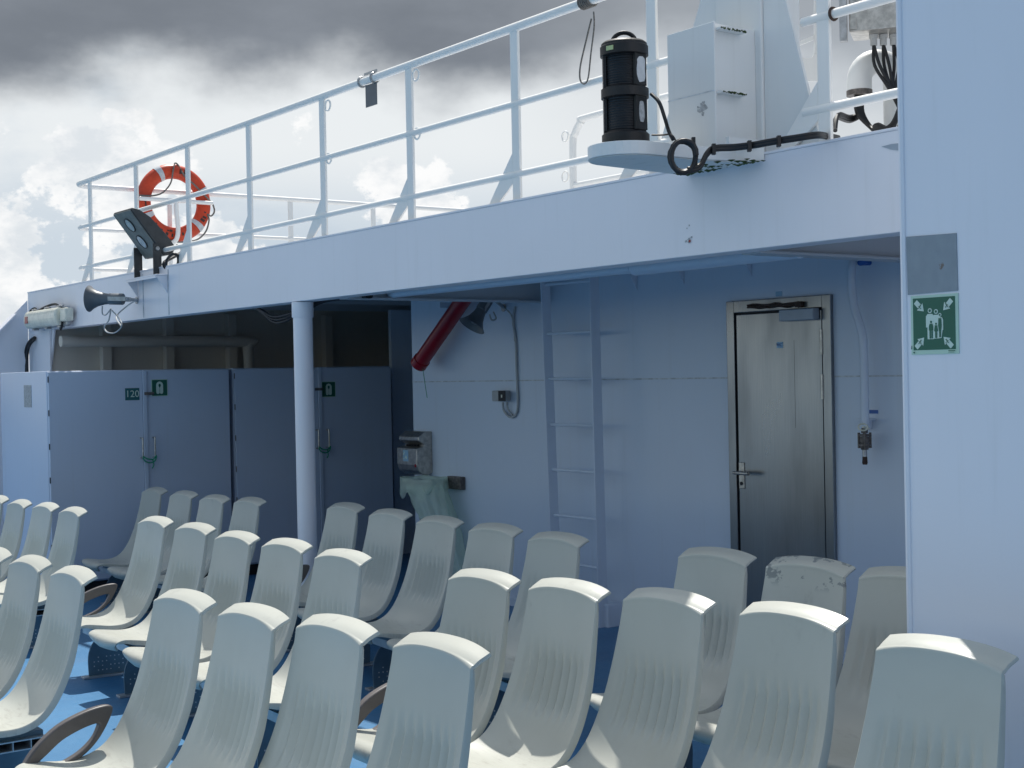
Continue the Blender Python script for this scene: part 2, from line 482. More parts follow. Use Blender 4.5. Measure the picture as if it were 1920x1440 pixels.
# translucent bin bag
bagm, n_, p_ = newmat('bin_bag_film')
_tr = n_('ShaderNodeBsdfTransparent'); _tr.inputs[0].default_value = (0.93, 0.98, 0.94, 1)
_tl = n_('ShaderNodeBsdfTranslucent'); _tl.inputs[0].default_value = (0.72, 0.88, 0.76, 1)
p_.inputs['Base Color'].default_value = (0.84, 0.92, 0.84, 1); p_.inputs['Roughness'].default_value = 0.3
_m1 = n_('ShaderNodeMixShader'); _m1.inputs[0].default_value = 0.4; n_.link(p_.outputs[0], _m1.inputs[1]); n_.link(_tl.outputs[0], _m1.inputs[2])
_m2 = n_('ShaderNodeMixShader'); _m2.inputs[0].default_value = 0.45; n_.link(_m1.outputs[0], _m2.inputs[1]); n_.link(_tr.outputs[0], _m2.inputs[2])
n_.link(_m2.outputs[0], n_.t.nodes['Material Output'].inputs['Surface'])

seam_m, n_, p_ = newmat('sea_water')
p_.inputs['Base Color'].default_value = (0.015, 0.06, 0.09, 1); p_.inputs['Roughness'].default_value = 0.18
_g = n_('ShaderNodeNewGeometry').outputs['Position']
_bp = n_('ShaderNodeBump'); _bp.inputs['Strength'].default_value = 0.6; _bp.inputs['Distance'].default_value = 0.5
n_.link(n_.noise(_g, 0.25, 6, 0.6), _bp.inputs['Height']); n_.link(_bp.outputs[0], p_.inputs['Normal'])

# ------------------------------------------------------------------ the setting
XF, XW, XR = 4.30, 6.10, 3.30           # fascia, back bulkhead, near casing (x = athwartships, y = along the ship)
ZB, ZT, ZU = 2.205, 2.592, 2.50         # fascia bottom / top, deck underside

o = MB().box(-4000, 4000, -4000, 4000, -14.2, -14).build('sea', seam_m, smooth=False); tag(o, kind='structure')
def deck_z(y): return 0.137 - 0.020 * y                   # the deck has a little sheer: it rises towards the camera
o = MB().prism([V(-5.0, -9.0, deck_z(-9.0)), V(-5.0, 16.5, deck_z(16.5)), V(-5.0, 16.5, -0.6), V(-5.0, -9.0, -0.6)], (17.0, 0, 0)).build('deck', deckm, smooth=False); tag(o, kind='structure')

# upper deck overhang
ud = thing('upper_deck', 'long white overhanging upper deck edge with steel beams under it', 'deck overhang', (XF, 6.0, ZB))
Y0, Y1 = 2.60, at(52, 563, x=XF).y
mb = MB().box(XF, XF + 0.02, Y0, Y1, ZB, ZT)
mb.box(XF + 0.02, XF + 0.13, Y0, Y1, ZB, ZB + 0.012)
mb.box(XF - 0.004, XF + 0.02, Y0, Y1, ZT, ZT + 0.012)
mb.build('fascia', white, ud, smooth=False, bevel=0.003)
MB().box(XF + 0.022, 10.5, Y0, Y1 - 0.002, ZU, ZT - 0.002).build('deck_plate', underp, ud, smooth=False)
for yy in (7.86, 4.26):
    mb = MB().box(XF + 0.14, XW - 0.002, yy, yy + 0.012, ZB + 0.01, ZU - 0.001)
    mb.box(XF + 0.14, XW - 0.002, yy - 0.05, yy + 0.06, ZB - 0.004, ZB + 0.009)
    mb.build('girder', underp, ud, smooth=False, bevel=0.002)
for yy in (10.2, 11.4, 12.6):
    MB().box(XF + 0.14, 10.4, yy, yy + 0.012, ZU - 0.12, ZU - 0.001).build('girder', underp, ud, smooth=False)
pts = [V(4.78, at(1190, 497, x=4.78).y, 2.235), V(4.78, 4.285, 2.235)]
MB().tube(pts, 0.042, 14).build('drain_pipe', wallp, ud)
mb = MB().tube([V(4.78, pts[0].y + 0.02, 2.235), V(4.78, 7.84, 2.24)], 0.028, 12); mb.build('drain_pipe', wallp, ud)
for (px, py) in ((1283, 527), (1410, 512), (1195, 540)):
    q = at(px, py, x=XW)
    MB().prism([V(XW - 0.002, q.y, q.z - 0.02), V(XW - 0.002, q.y, ZU - 0.002), V(XW - 0.16, q.y, ZU - 0.002)], (0, 0.01, 0)).build('bracket', wallp, ud, smooth=False)
MB().prism([at(1653, 275, x=XF - 0.0005), at(1672, 270, x=XF - 0.0005), at(1692, 268, x=XF - 0.0005), at(1692, 283, x=XF - 0.0005), at(1670, 280, x=XF - 0.0005)], (-0.002, 0, 0)).build('scupper_plate', closer, ud, smooth=False)
# weld lines and chipped sticker marks on the fascia
for px in (268, 315):
    a = at(px, 545 if px == 268 else 520, x=XF - 0.003); b = at(px + 1, 600, x=XF - 0.003)
    MB().box(XF - 0.004, XF - 0.001, a.y - 0.006, a.y + 0.006, ZB + 0.01, ZT - 0.02).build('weld_line', seamp, ud, smooth=False)
mb = MB()
c = at(1292, 449, x=XF)
for k, (du, dv, s_) in enumerate(((0, 0, 0.012), (-0.018, -0.006, 0.009), (0.016, 0.008, 0.007), (0.006, 0.062, 0.006), (-0.01, 0.05, 0.004), (0.0, -0.012, 0.008))):
    n0 = 7; poly = []
    for i in range(n0):
        a = 2 * math.pi * i / n0; r_ = s_ * random.uniform(0.6, 1.3)
        poly.append(V(XF - 0.0005 - 0.0004 * k, c.y - du + r_ * math.cos(a), c.z + dv + r_ * math.sin(a) * 0.7))
    mb.prism(poly, (-0.001, 0, 0))
mb.build('worn_sticker', chipm, ud, smooth=False)
MB().disc(c + V(-0.004, -0.008, -0.008), (-1, 0, 0), 0.006, 10).build('red_mark', redp, ud, smooth=False)

# back bulkhead with the WC
YC = at(775, 800, x=XW).y
bw = thing('bulkhead', 'white back bulkhead under the overhang holding ladder and steel door', 'wall', (XW, 5, 0))
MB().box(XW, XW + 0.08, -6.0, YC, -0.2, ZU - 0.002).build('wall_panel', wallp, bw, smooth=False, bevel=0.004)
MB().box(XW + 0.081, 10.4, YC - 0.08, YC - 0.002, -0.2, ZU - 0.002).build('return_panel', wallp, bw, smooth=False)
MB().box(XW - 0.0035, XW - 0.0005, -6.0, YC - 0.002, 1.641, 1.650).build('weld_line', seamp, bw, smooth=False)
MB().prism([V(XW - 0.03, -6.0, deck_z(-6.0) - 0.03), V(XW - 0.03, YC, deck_z(YC) - 0.03), V(XW - 0.03, YC, deck_z(YC) + 0.06), V(XW - 0.03, -6.0, deck_z(-6.0) + 0.06)], (0.029, 0, 0)).build('base_kerb', wallp, bw, smooth=False, bevel=0.006)
q = at(1150, 1120, x=XW)
MB().box(XW - 0.16, XW - 0.031, q.y - 0.13, q.y + 0.02, -0.1, 0.15).build('foot_block', wallp, bw, smooth=False, bevel=0.012)
# pipe insulation edge along the corner
MB().tube([V(XW + 0.02, YC + 0.006, 1.9), V(XW + 0.02, YC + 0.006, ZU - 0.02)], 0.007, 6).build('edge_seal', rubber, bw)

# recess behind the lockers
rc = thing('recess_bulkhead', 'dark shaded bulkhead with stiffeners and pipe above the lockers', 'wall', (7, 13.4, 0))
YR = 13.35
MB().box(XF + 0.02, 10.5, YR, YR + 0.06, -0.3, ZU - 0.002).build('wall_panel', dimp, rc, smooth=False)
MB().box(10.42, 10.5, YC, YR - 0.002, 0.0, ZU - 0.002).build('wall_panel', dimp, rc, smooth=False)
for px in (195, 313, 430, 610):
    q = at(px, 690, y=YR)
    MB().box(q.x - 0.045, q.x + 0.045, YR - 0.10, YR - 0.002, 0.0, ZU - 0.13).build('stiffener', dimp, rc, smooth=False, bevel=0.004)
a, b = at(78, 640, y=YR - 0.2), at(455, 654, y=YR - 0.2)
b.z = a.z - 0.01
MB().tube(cr([V(XF + 0.05, a.y, a.z), V(XF + 0.3, a.y, a.z), b, b + V(0.06, 0, -0.06), b + V(0.07, 0.0, -0.5)], 5), 0.055, 12).build('pipe', dimp, rc)
xq = at(737, 800, y=11.95).x
MB().box(xq, 10.41, 11.95, 12.0, -0.3, ZU - 0.14).build('inner_panel', wallp, rc, smooth=False)
# bulwark plate that slopes down to the ship's side, with the corner column
bl = thing('bulwark', 'white sloping bulwark plate and corner column left of the lockers', 'bulwark', (3.0, Y1, 0))
zt = at(52, 563, x=XF).z
poly = [V(XF - 0.003, Y1, -0.3), V(XF - 0.003, Y1, zt), V(2.95, Y1, 1.15), V(-1.0, Y1, 1.15), V(-1.0, Y1, -0.3)]
MB().prism(poly, (0, 0.02, 0)).build('plate', white, bl, smooth=False)
e = (V(2.95, 0, 1.15) - V(XF, 0, zt)); el = e.length; e.normalize(); nn = V(-e.z, 0, e.x)
if nn.z < 0: nn = -nn
MB().obox(V(XF, Y1 - 0.03, zt) + e * (el / 2 + 0.14), e * (el / 2 - 0.06), V(0, 0.07, 0), nn * 0.008).build('flange', white, bl, smooth=False, bevel=0.003)
yk = min(at(74, 690, x=XF).y, YR - 0.03)
MB().box(XF, XF + 0.02, yk, Y1 - 0.001, -0.3, ZB - 0.001).build('column', white, bl, smooth=False, bevel=0.003)
q0, q1 = at(82, 632, x=XF), at(66, 685, x=XF)
MB().prism([V(XF + 0.021, yk, ZB), V(XF + 0.021, q0.y - 0.25, ZB), V(XF + 0.021, yk + 0.08, 1.72)], (0.015, 0, 0)).build('haunch', white, bl, smooth=False)

# near casing on the right
YE = at(1698, 800, x=XR).y
cw = thing('deckhouse_wall', 'tall plain white deckhouse wall at the right edge carrying the green sign', 'wall', (XR, 1.0, 0))
MB().box(XR, XF + 0.02, -8.0, YE, 0.0, 5.2).build('wall_panel', white, cw, smooth=False, bevel=0.012)
a, b = at(1701, 445, x=XR), at(1796, 550, x=XR)
MB().prism([at(1700, 444, x=XR), at(1794, 437, x=XR), at(1797, 545, x=XR), at(1703, 553, x=XR)], (-0.0025, 0, 0)).build('primer_patch', patchm, cw, smooth=False)
MB().tube([V(XR + 0.004, YE - 0.004, 0.02), V(XR + 0.004, YE - 0.004, 5.1)], 0.012, 8).build('edge_bead', white, cw)

# pillar
q = at(566, 640, x=XF + 0.05)
PX, PY = XF + 0.06, q.y
pl = thing('deck_pillar', 'round white pillar holding up the overhang in front of the lockers', 'pillar', (PX, PY, 0))
MB().lathe([(0.064, -0.15), (0.064, ZB - 0.10)], (PX, PY, 0), n=32).build('shaft', white, pl)
MB().lathe([(0.070, ZB - 0.105), (0.072, ZB - 0.10), (0.072, ZB - 0.004)], (PX, PY, 0), n=32).build('collar', white, pl)
MB().lathe([(0.11, -0.1), (0.11, 0.02)], (PX, PY, deck_z(PY)), n=24).build('base_plate', white, pl)

# ------------------------------------------------------------------ lockers
YL = 11.6
ZL = 1.795
E1, E2 = V(1, 0, 0), V(0, 0, 1)        # along the locker front, seen left to right
def locker(name, label, pxl, pxr, pxsplit, depth, side_vent):
    xl, xr, xs = at(pxl, 800, y=YL).x, at(pxr, 800, y=YL).x, at(pxsplit, 800, y=YL).x
    t = thing(name, label, 'locker', ((xl + xr) / 2, YL, 0), 'lifejacket lockers')
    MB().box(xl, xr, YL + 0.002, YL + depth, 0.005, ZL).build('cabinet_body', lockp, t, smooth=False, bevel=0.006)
    MB().box(xl + 0.03, xr - 0.03, YL + 0.05, YL + depth - 0.05, -0.3, 0.004).build('plinth', rubber, t, smooth=False)
    ds = []
    for (a, b) in ((xl + 0.006, xs - 0.008), (xs + 0.012, xr - 0.006)):
        ds.append(MB().box(a, b, YL - 0.028, YL + 0.001, 0.02, ZL - 0.008).build('door', lockp, t, smooth=False, bevel=0.005))
    MB().box(xs - 0.009, xs + 0.026, YL - 0.046, YL - 0.029, 0.02, ZL - 0.006).build('cover_strip', lockp, t, smooth=False, bevel=0.003)
    for d_, sx in ((ds[0], -0.035), (ds[1], 0.075)):
        xh = xs + sx
        z0 = 1.12
        MB().tube(cr([(xh, YL - 0.029, z0 + 0.085), (xh, YL - 0.07, z0 + 0.085), (xh, YL - 0.078, z0 + 0.075), (xh, YL - 0.078, z0 - 0.075), (xh, YL - 0.07, z0 - 0.085), (xh, YL - 0.029, z0 - 0.085)], 3), 0.007, 8).build('handle', steel2, d_)
    MB().box(xs + (0.0 if side_vent else -0.05), xs + (0.085 if side_vent else 0.03), YL - 0.062, YL - 0.047, 1.575, 1.60).build('latch', brass, t, smooth=False, bevel=0.003)
    if side_vent:
        q = at(52, 743, x=xl - 0.002)
        MB().box(xl - 0.004, xl + 0.001, q.y - 0.10, q.y + 0.10, q.z - 0.095, q.z + 0.095).build('vent_plate', chipm, t, smooth=False)
    for k in range(6):
        zc = 0.3 + k * 0.28
        MB().tube([V(xl + 0.004, YL - 0.03, zc), V(xl + 0.004, YL - 0.03, zc + 0.05)], 0.0045, 6).build('hinge', rubber if side_vent else brass, ds[0])
    return t, xl, xr, xs

l1, l1a, l1b, l1s = locker('lifejacket_locker', 'wide pale locker numbered 120 with green lifejacket sign left of the pillar', 89, 430, 268, 1.30, True)
l2, l2a, l2b, l2s = locker('lifejacket_locker', 'pale two door locker half behind the white pillar with a lifejacket sign', 438, 733, 596, 1.20, False)
def lj_sign(parent, cx, cz, s_, name='lifejacket_sign', label=None):
    y0 = YL - 0.029
    t = thing(name, label, 'sign', (cx, y0, cz - s_), 'lifejacket signs on the lockers')
    MB().box(cx - s_ * 1.08, cx + s_ * 1.08, y0 - 0.003, y0, cz - s_ * 1.08, cz + s_ * 1.08).build('backing', lumi, t, smooth=False)
    MB().box(cx - s_, cx + s_, y0 - 0.0045, y0 - 0.003, cz - s_, cz + s_).build('green_panel', green, t, smooth=False)
    P = lambda a, b: V(cx + a * s_, y0 - 0.0046, cz + b * s_)
    out = []
    for k in range(0, 13):
        a = math.pi - math.pi * k / 12
        out.append(P(0.46 * math.cos(a), 0.32 + 0.48 * math.sin(a)))
    out += [P(0.46, -0.55), P(0.40, -0.74), P(0.22, -0.80), P(0.06, -0.72), P(0.0, -0.60), P(-0.06, -0.72), P(-0.22, -0.80), P(-0.40, -0.74), P(-0.46, -0.55)]
    m_ = MB(); m_.prism(out, (0, -0.0012, 0)); m_.build('pictogram', pale, t, smooth=False)
    m_ = MB()
    hole = [P(0, -0.02), P(0.09, 0.12), P(0.16, 0.30), P(0.12, 0.46), P(0, 0.52), P(-0.12, 0.46), P(-0.16, 0.30), P(-0.09, 0.12)]
    m_.prism([h + V(0, -0.0013, 0) for h in hole], (0, -0.001, 0))
    m_.prism([h + V(0, -0.0013, 0) for h in (P(-0.02, 0.0), P(0.02, 0.0), P(0.02, -0.62), P(-0.02, -0.62))], (0, -0.0008, 0))
    m_.build('pictogram_gap', green, t, smooth=False)
q = at(299, 727, y=YL - 0.03); lj_sign(l1, q.x, q.z, 0.068, label='green lifejacket sign on the numbered locker beside its latch')
q = at(616, 730, y=YL - 0.03); lj_sign(l2, q.x, q.z, 0.068, label='green lifejacket sign on the locker door right of the pillar')
q = at(248, 739, y=YL - 0.03)
t = thing('number_plate', 'small dark teal plate reading 120 on the left locker door', 'sign', (q.x, YL - 0.03, q.z - 0.05))
MB().box(q.x - 0.063, q.x + 0.063, YL - 0.0325, YL - 0.0285, q.z - 0.052, q.z + 0.052).build('plate', teal, t, smooth=False)
text_mesh('number', '120', 0.083, V(q.x, YL - 0.0326, q.z), (1, 0, 0), (0, 0, 1), pale, t)
for xs, lab in ((l1s, 'green cord tying the handles of the numbered locker together'), (l2s, 'green cord tying the handles of the locker behind the pillar')):
    z0 = 1.04
    pts = cr([(xs - 0.04, YL - 0.085, z0 + 0.01), (xs, YL - 0.09, z0 - 0.015), (xs + 0.05, YL - 0.092, z0 - 0.02), (xs + 0.082, YL - 0.085, z0 + 0.01), (xs + 0.07, YL - 0.09, z0 - 0.03), (xs + 0.03, YL - 0.092, z0 - 0.05), (xs - 0.02, YL - 0.09, z0 - 0.035), (xs - 0.04, YL - 0.085, z0)], 4)
    m_ = MB().tube(pts, 0.006, 6)
    m_.tube(cr([(xs + 0.045, YL - 0.09, z0 - 0.02), (xs + 0.055, YL - 0.09, z0 - 0.07), (xs + 0.04, YL - 0.09, z0 - 0.10)], 3), 0.005, 6)
    tag(m_.build('tie_cord', cordg), lab, 'cord', 'cords on the locker handles')

# ------------------------------------------------------------------ WC door
tl, tr = at(1367, 566, x=XW), at(1562, 552, x=XW)
YD0, YD1, ZD = tr.y, tl.y, (tl.z + tr.z) / 2          # y runs right to left
dr = thing('steel_door', 'brushed stainless steel toilet door with closer and lever handle', 'door', (XW, (YD0 + YD1) / 2, 0))
fw = 0.062
mb = MB()
mb.box(XW - 0.028, XW - 0.001, YD0, YD0 + fw, 0.10, ZD)
mb.box(XW - 0.028, XW - 0.001, YD1 - fw, YD1, 0.10, ZD)
mb.box(XW - 0.028, XW - 0.001, YD0 + fw, YD1 - fw, ZD - fw * 1.15, ZD)
mb.box(XW - 0.035, XW - 0.001, YD0, YD1, 0.0661, 0.0995)
mb.build('frame', steel, dr, smooth=False, bevel=0.004)
MB().box(XW - 0.010, XW - 0.001, YD0 + fw, YD1 - fw, 0.10, ZD - fw * 1.15).build('gasket', rubber, dr, smooth=False)
leaf = MB().box(XW - 0.024, XW - 0.011, YD0 + fw + 0.007, YD1 - fw - 0.018, 0.115, ZD - fw * 1.15 - 0.012).build('leaf', steel, dr, smooth=False, bevel=0.004)
hy = YD1 - fw - 0.045
zh = at(1398, 885, x=XW).z
MB().box(XW - 0.031, XW - 0.0245, hy - 0.022, hy + 0.022, zh - 0.10, zh + 0.06).build('handle_plate', steel2, leaf, smooth=False, bevel=0.006)
mb = MB().tube([V(XW - 0.03, hy, zh), V(XW - 0.085, hy, zh)], 0.010, 10)
mb.tube(cr([(XW - 0.083, hy + 0.012, zh), (XW - 0.090, hy - 0.01, zh), (XW - 0.088, hy - 0.115, zh)], 4), 0.011, 10)
mb.build('lever', steel2, leaf)
MB().disc(V(XW - 0.0312, hy, zh - 0.068), (-1, 0, 0), 0.011, 14, 0.004).build('keyhole', rubber, leaf, smooth=False)
for py in (641, 725):
    z_ = at(1550, py, x=XW).z
    MB().tube([V(XW - 0.030, YD0 + fw + 0.004, z_ - 0.07), V(XW - 0.030, YD0 + fw + 0.004, z_ + 0.07)], 0.009, 8).build('hinge', steel2, dr)
MB().box(XW - 0.0246, XW - 0.0236, at(1497, 800, x=XW).y - 0.0007, at(1497, 800, x=XW).y + 0.0007, 1.35, ZD - 0.25).build('scratch', floodd, leaf, smooth=False)
q = at(1488, 590, x=XW - 0.05)
MB().box(XW - 0.082, XW - 0.0245, at(1522, 590, x=XW - 0.09).y, at(1458, 590, x=XW - 0.09).y, q.z - 0.036, q.z + 0.03).build('door_closer', closer, dr, smooth=False, bevel=0.006)
a, b = at(1402, 575, x=XW - 0.04), at(1498, 571, x=XW - 0.04)
mb = MB()
for k in range(5):
    pts = [a.lerp(b, i / 9) + V(-0.004 * (k % 2), 0, random.uniform(-0.007, 0.007) + (k - 2) * 0.005) for i in range(10)]
    mb.tube(cr(pts, 3), 0.005, 6)
mb.box(XW - 0.055, XW - 0.023, b.y - 0.03, b.y + 0.02, b.z - 0.016, b.z + 0.016)
mb.build('closer_arm', brown, dr)
q = at(1462, 647, x=XW - 0.026)
t = thing('toilet_sign', 'small pale blue WC plate stuck on the steel door', 'sign', (XW - 0.026, q.y, q.z - 0.03))
MB().box(XW - 0.0262, XW - 0.0242, q.y - 0.024, q.y + 0.024, q.z - 0.018, q.z + 0.018).build('plate', lblue, t, smooth=False)
text_mesh('letters', 'WC', 0.026, V(XW - 0.0263, q.y + 0.003, q.z), (0, -1, 0), (0, 0, 1), bluep, t)
q = at(1461, 551, x=XW)
tag(MB().box(XW - 0.004, XW - 0.0005, q.y - 0.025, q.y + 0.025, q.z - 0.014, q.z + 0.014).build('door_label', lblue, smooth=False, bevel=0.001), 'tiny faded label on the wall above the steel door', 'label')

# ------------------------------------------------------------------ ladder
ld = thing('wall_ladder', 'white vertical steel ladder fixed to the back bulkhead', 'ladder', (5.93, 7.3, 0))
XL = 5.93
lt, lb = at(1029, 545, x=XL), at(1046, 1120, x=XL)
rt, rb = at(1115, 540, x=XL), at(1132, 1172, x=XL)
yl_t, yl_b, yr_t, yr_b = lt.y + 0.03, lb.y, rt.y, rb.y
def rail_at(z, top, bot):
    f = z / 2.2
    return bot + (top - bot) * f
for (tp, bt) in ((yl_t, yl_b), (yr_t, yr_b)):
    MB().prism([V(XL - 0.04, rail_at(0, tp, bt), -0.05), V(XL + 0.04, rail_at(0, tp, bt), -0.05), V(XL + 0.04, rail_at(ZU - 0.003, tp, bt), ZU - 0.003), V(XL - 0.04, rail_at(ZU - 0.003, tp, bt), ZU - 0.003)], (0, 0.012, 0)).build('rail', wallp, ld, smooth=False, bevel=0.002)
for k, py in enumerate((530, 624, 710, 797, 882, 968, 1056, 1140)):
    z_ = at(1062, py, x=XL).z
    MB().tube([V(XL, rail_at(z_, yr_t, yr_b) + 0.013, z_), V(XL, rail_at(z_, yl_t, yl_b) - 0.001, z_)], 0.011, 8).build('rung', wallp, ld)
for z_ in (0.10, 2.42):
    for (tp, bt) in ((yl_t, yl_b), (yr_t, yr_b)):
        y_ = rail_at(z_, tp, bt)
        MB().box(XL + 0.041, XW - 0.001, y_ + 0.001, y_ + 0.011, z_ - 0.03, z_ + 0.03).build('bracket', wallp, ld, smooth=False)

# ------------------------------------------------------------------ things on the back bulkhead
# red tube
a, b = at(788, 679, x=XW - 0.15), at(866, 566, x=XW - 0.15)
dirv = (b - a).normalized(); b2 = a + dirv * ((ZU - 0.05 - a.z) / dirv.z)
t = thing('red_tube', 'dark red plastic tube slanting up the wall beside the loudspeaker', 'tube', a)
MB().tube([a + dirv * 0.02, b2], 0.062, 20).build('barrel', redp, t)
MB().tube([a - dirv * 0.03, a + dirv * 0.035], 0.069, 20).build('end_cap', redp, t)
MB().box(a.x, XW - 0.001, a.y - 0.30, a.y - 0.26, a.z + 0.42, a.z + 0.46).build('bracket', wallp, t, smooth=False)
tag(MB().tube(cr([at(793, 692, x=XW - 0.15), at(797, 720, x=XW - 0.15), at(801, 746, x=XW - 0.15)], 4), 0.0028, 5).build('hanging_cord', cordg), 'thin green cord hanging from the end of the red tube', 'cord')

def horn(name, label, mouth, axis, L, R, mount, cables):
    t = thing(name, label, 'loudspeaker', mouth - V(0, 0, R))
    ax = Vector(axis).normalized()                       # from driver to mouth
    base = mouth - ax * L
    prof = [(R * 0.42, 0.0), (R * 0.44, L * 0.02), (R * 0.44, L * 0.40), (R * 0.40, L * 0.42), (R * 0.44, L * 0.55), (R * 0.58, L * 0.75), (R * 0.82, L * 0.92), (R, L), (R * 1.02, L * 1.01), (R * 0.97, L * 1.01), (R * 0.78, L * 0.92), (R * 0.52, L * 0.72), (R * 0.36, L * 0.5), (0.0, L * 0.5)]
    MB().lathe(prof, base, ax, 28).build('bell', horng, t)
    MB().lathe([(R * 0.30, L * 0.52), (R * 0.30, L * 0.86), (R * 0.2, L * 0.90), (0, L * 0.91)], base, ax, 16).build('throat', hornm, t)
    side = ax.cross(V(0, 0, 1)).normalized()
    m_ = MB()
    for s_ in (-1, 1):
        m_.obox(base + ax * L * 0.12 + side * s_ * R * 0.50, ax * L * 0.26, side * 0.004, V(0, 0, R * 0.16))
    m_.obox(base - ax * L * 0.14, ax * 0.004, side * R * 0.50, V(0, 0, R * 0.16))
    m_.tube([base - ax * L * 0.14, mount], 0.014, 10)
    m_.lathe([(0.03, 0), (0.03, 0.008)], mount + V(-0.008, 0, 0), (1, 0, 0), 14)
    m_.build('bracket', galv, t)
    m_ = MB()
    for c_ in cables: m_.tube(cr(c_, 6), 0.006, 6)
    m_.build('cable', greyc, t)
    return t
m0 = at(168, 560, x=XF - 0.42)
bp = at(236, 561, x=XF - 0.20)
ax = (m0 - bp).normalized()
horn('horn_loudspeaker', 'dark grey horn loudspeaker mounted on the white fascia below the floodlight', m0, ax, (m0 - bp).length * 0.93, 0.105, at(257, 563, x=XF - 0.001),
     [[at(208, 578, x=XF - 0.25), at(204, 600, x=XF - 0.25), at(196, 612, x=XF - 0.2), at(200, 622, x=XF - 0.2), at(215, 624, x=XF - 0.2), at(228, 612, x=XF - 0.2), at(224, 598, x=XF - 0.2), at(210, 582, x=XF - 0.24)],
      [at(228, 612, x=XF - 0.2), at(218, 594, x=XF - 0.15), at(238, 574, x=XF - 0.06), at(255, 563, x=XF - 0.01)],
      [at(192, 574, x=XF - 0.25), at(192, 588, x=XF - 0.22), at(199, 590, x=XF - 0.2), at(207, 580, x=XF - 0.2)]])
m0 = at(885, 611, x=XW - 0.42)
bp = at(912, 566, x=XW - 0.30)
horn('horn_loudspeaker', 'dark horn loudspeaker pointing down on the back wall beside the red tube', m0, (m0 - bp), (m0 - bp).length * 1.1, 0.10, at(945, 577, x=XW - 0.001),
     [[at(945, 577, x=XW - 0.03), at(958, 590, x=XW - 0.02), at(964, 612, x=XW - 0.012), at(965, 640, x=XW - 0.01)],
      [at(918, 590, x=XW - 0.2), at(922, 600, x=XW - 0.18), at(930, 597, x=XW - 0.15), at(925, 585, x=XW - 0.15)]])
# conduit and switch box
t = thing('junction_box', 'small grey switch box on the back wall with cable loop below', 'switch box', at(945, 755, x=XW))
c0 = at(945, 742, x=XW)
MB().box(XW - 0.075, XW - 0.001, at(958, 742, x=XW).y, at(937, 742, x=XW).y, c0.z - 0.04, c0.z + 0.04).build('housing', greyc, t, smooth=False, bevel=0.008)
MB().box(XW - 0.080, XW - 0.074, at(949, 742, x=XW - 0.07).y, at(936, 742, x=XW - 0.07).y, c0.z - 0.038, c0.z + 0.038).build('face_plate', rubber, t, smooth=False, bevel=0.002)
MB().box(XW - 0.084, XW - 0.0805, at(940, 742, x=XW - 0.08).y - 0.012, at(940, 742, x=XW - 0.08).y, c0.z - 0.012, c0.z + 0.01).build('switch', lampw, t, smooth=False)
m_ = MB()
m_.tube(cr([at(943, 755, x=XW - 0.03), at(945, 770, x=XW - 0.02), at(957, 782, x=XW - 0.015), at(968, 776, x=XW - 0.012), at(971, 752, x=XW - 0.012), at(969, 700, x=XW - 0.012), at(967, 640, x=XW - 0.012), at(962, 600, x=XW - 0.012), at(966, 575, x=XW - 0.012)], 6), 0.009, 8)
m_.tube(cr([at(951, 754, x=XW - 0.03), at(953, 768, x=XW - 0.02), at(961, 779, x=XW - 0.015)], 5), 0.007, 8)
m_.build('conduit', greyc, t)

# stainless ashtray
c0 = at(792, 850, x=XW)
t = thing('wall_ashtray', 'stainless steel wall ashtray with slotted mouth above the green bag', 'ashtray', at(792, 890, x=XW))
ya, yb = at(811, 850, x=XW).y, at(774, 850, x=XW).y
zt_, zb_ = at(790, 808, x=XW).z, at(790, 889, x=XW).z
H = zt_ - zb_
prof = [(0, zb_ + 0.02), (0, zt_), (-0.07, zt_), (-0.13, zt_ - H * 0.12), (-0.13, zt_ - H * 0.20), (-0.075, zt_ - H * 0.30), (-0.075, zt_ - H * 0.33), (-0.15, zt_ - H * 0.38), (-0.15, zt_ - H * 0.75), (-0.135, zt_ - H * 0.88), (-0.10, zt_ - H * 0.96), (-0.05, zb_)]
MB().prism([V(XW - 0.002 + a_, ya, z_) for (a_, z_) in prof], (0, yb - ya, 0)).build('body', steel2, t, smooth=False, bevel=0.006)
mb = MB()
for k in range(5):
    y_ = ya + (yb - ya) * (0.25 + 0.125 * k)
    mb.box(XW - 0.105, XW - 0.078, y_ - 0.006, y_ + 0.006, zt_ - H * 0.335, zt_ - H * 0.295)
mb.build('slot', rubber, t, smooth=False)
mb = MB(); cy_ = ya + (yb - ya) * 0.55; cz_ = zt_ - H * 0.55
mb.box(XW - 0.1535, XW - 0.1525, cy_ - 0.04, cy_ + 0.04, cz_ - 0.045, cz_ + 0.045)
mb.build('sticker', lblue, t, smooth=False)
mb = MB()
for k in range(7):
    a_, b_ = random.uniform(-0.03, 0.03), random.uniform(-0.035, 0.035)
    mb.disc(V(XW - 0.1537 - 0.0002 * k, cy_ + a_, cz_ + b_), (-1, 0, 0), random.uniform(0.006, 0.012), 8, 0.0003)
mb.build('sticker_print', pale, t, smooth=False)
MB().disc(V(XW - 0.1527, ya + 0.02, cz_ - 0.075), (-1, 0, 0), 0.014, 10, 0.0012).build('sticker', redp, t, smooth=False)

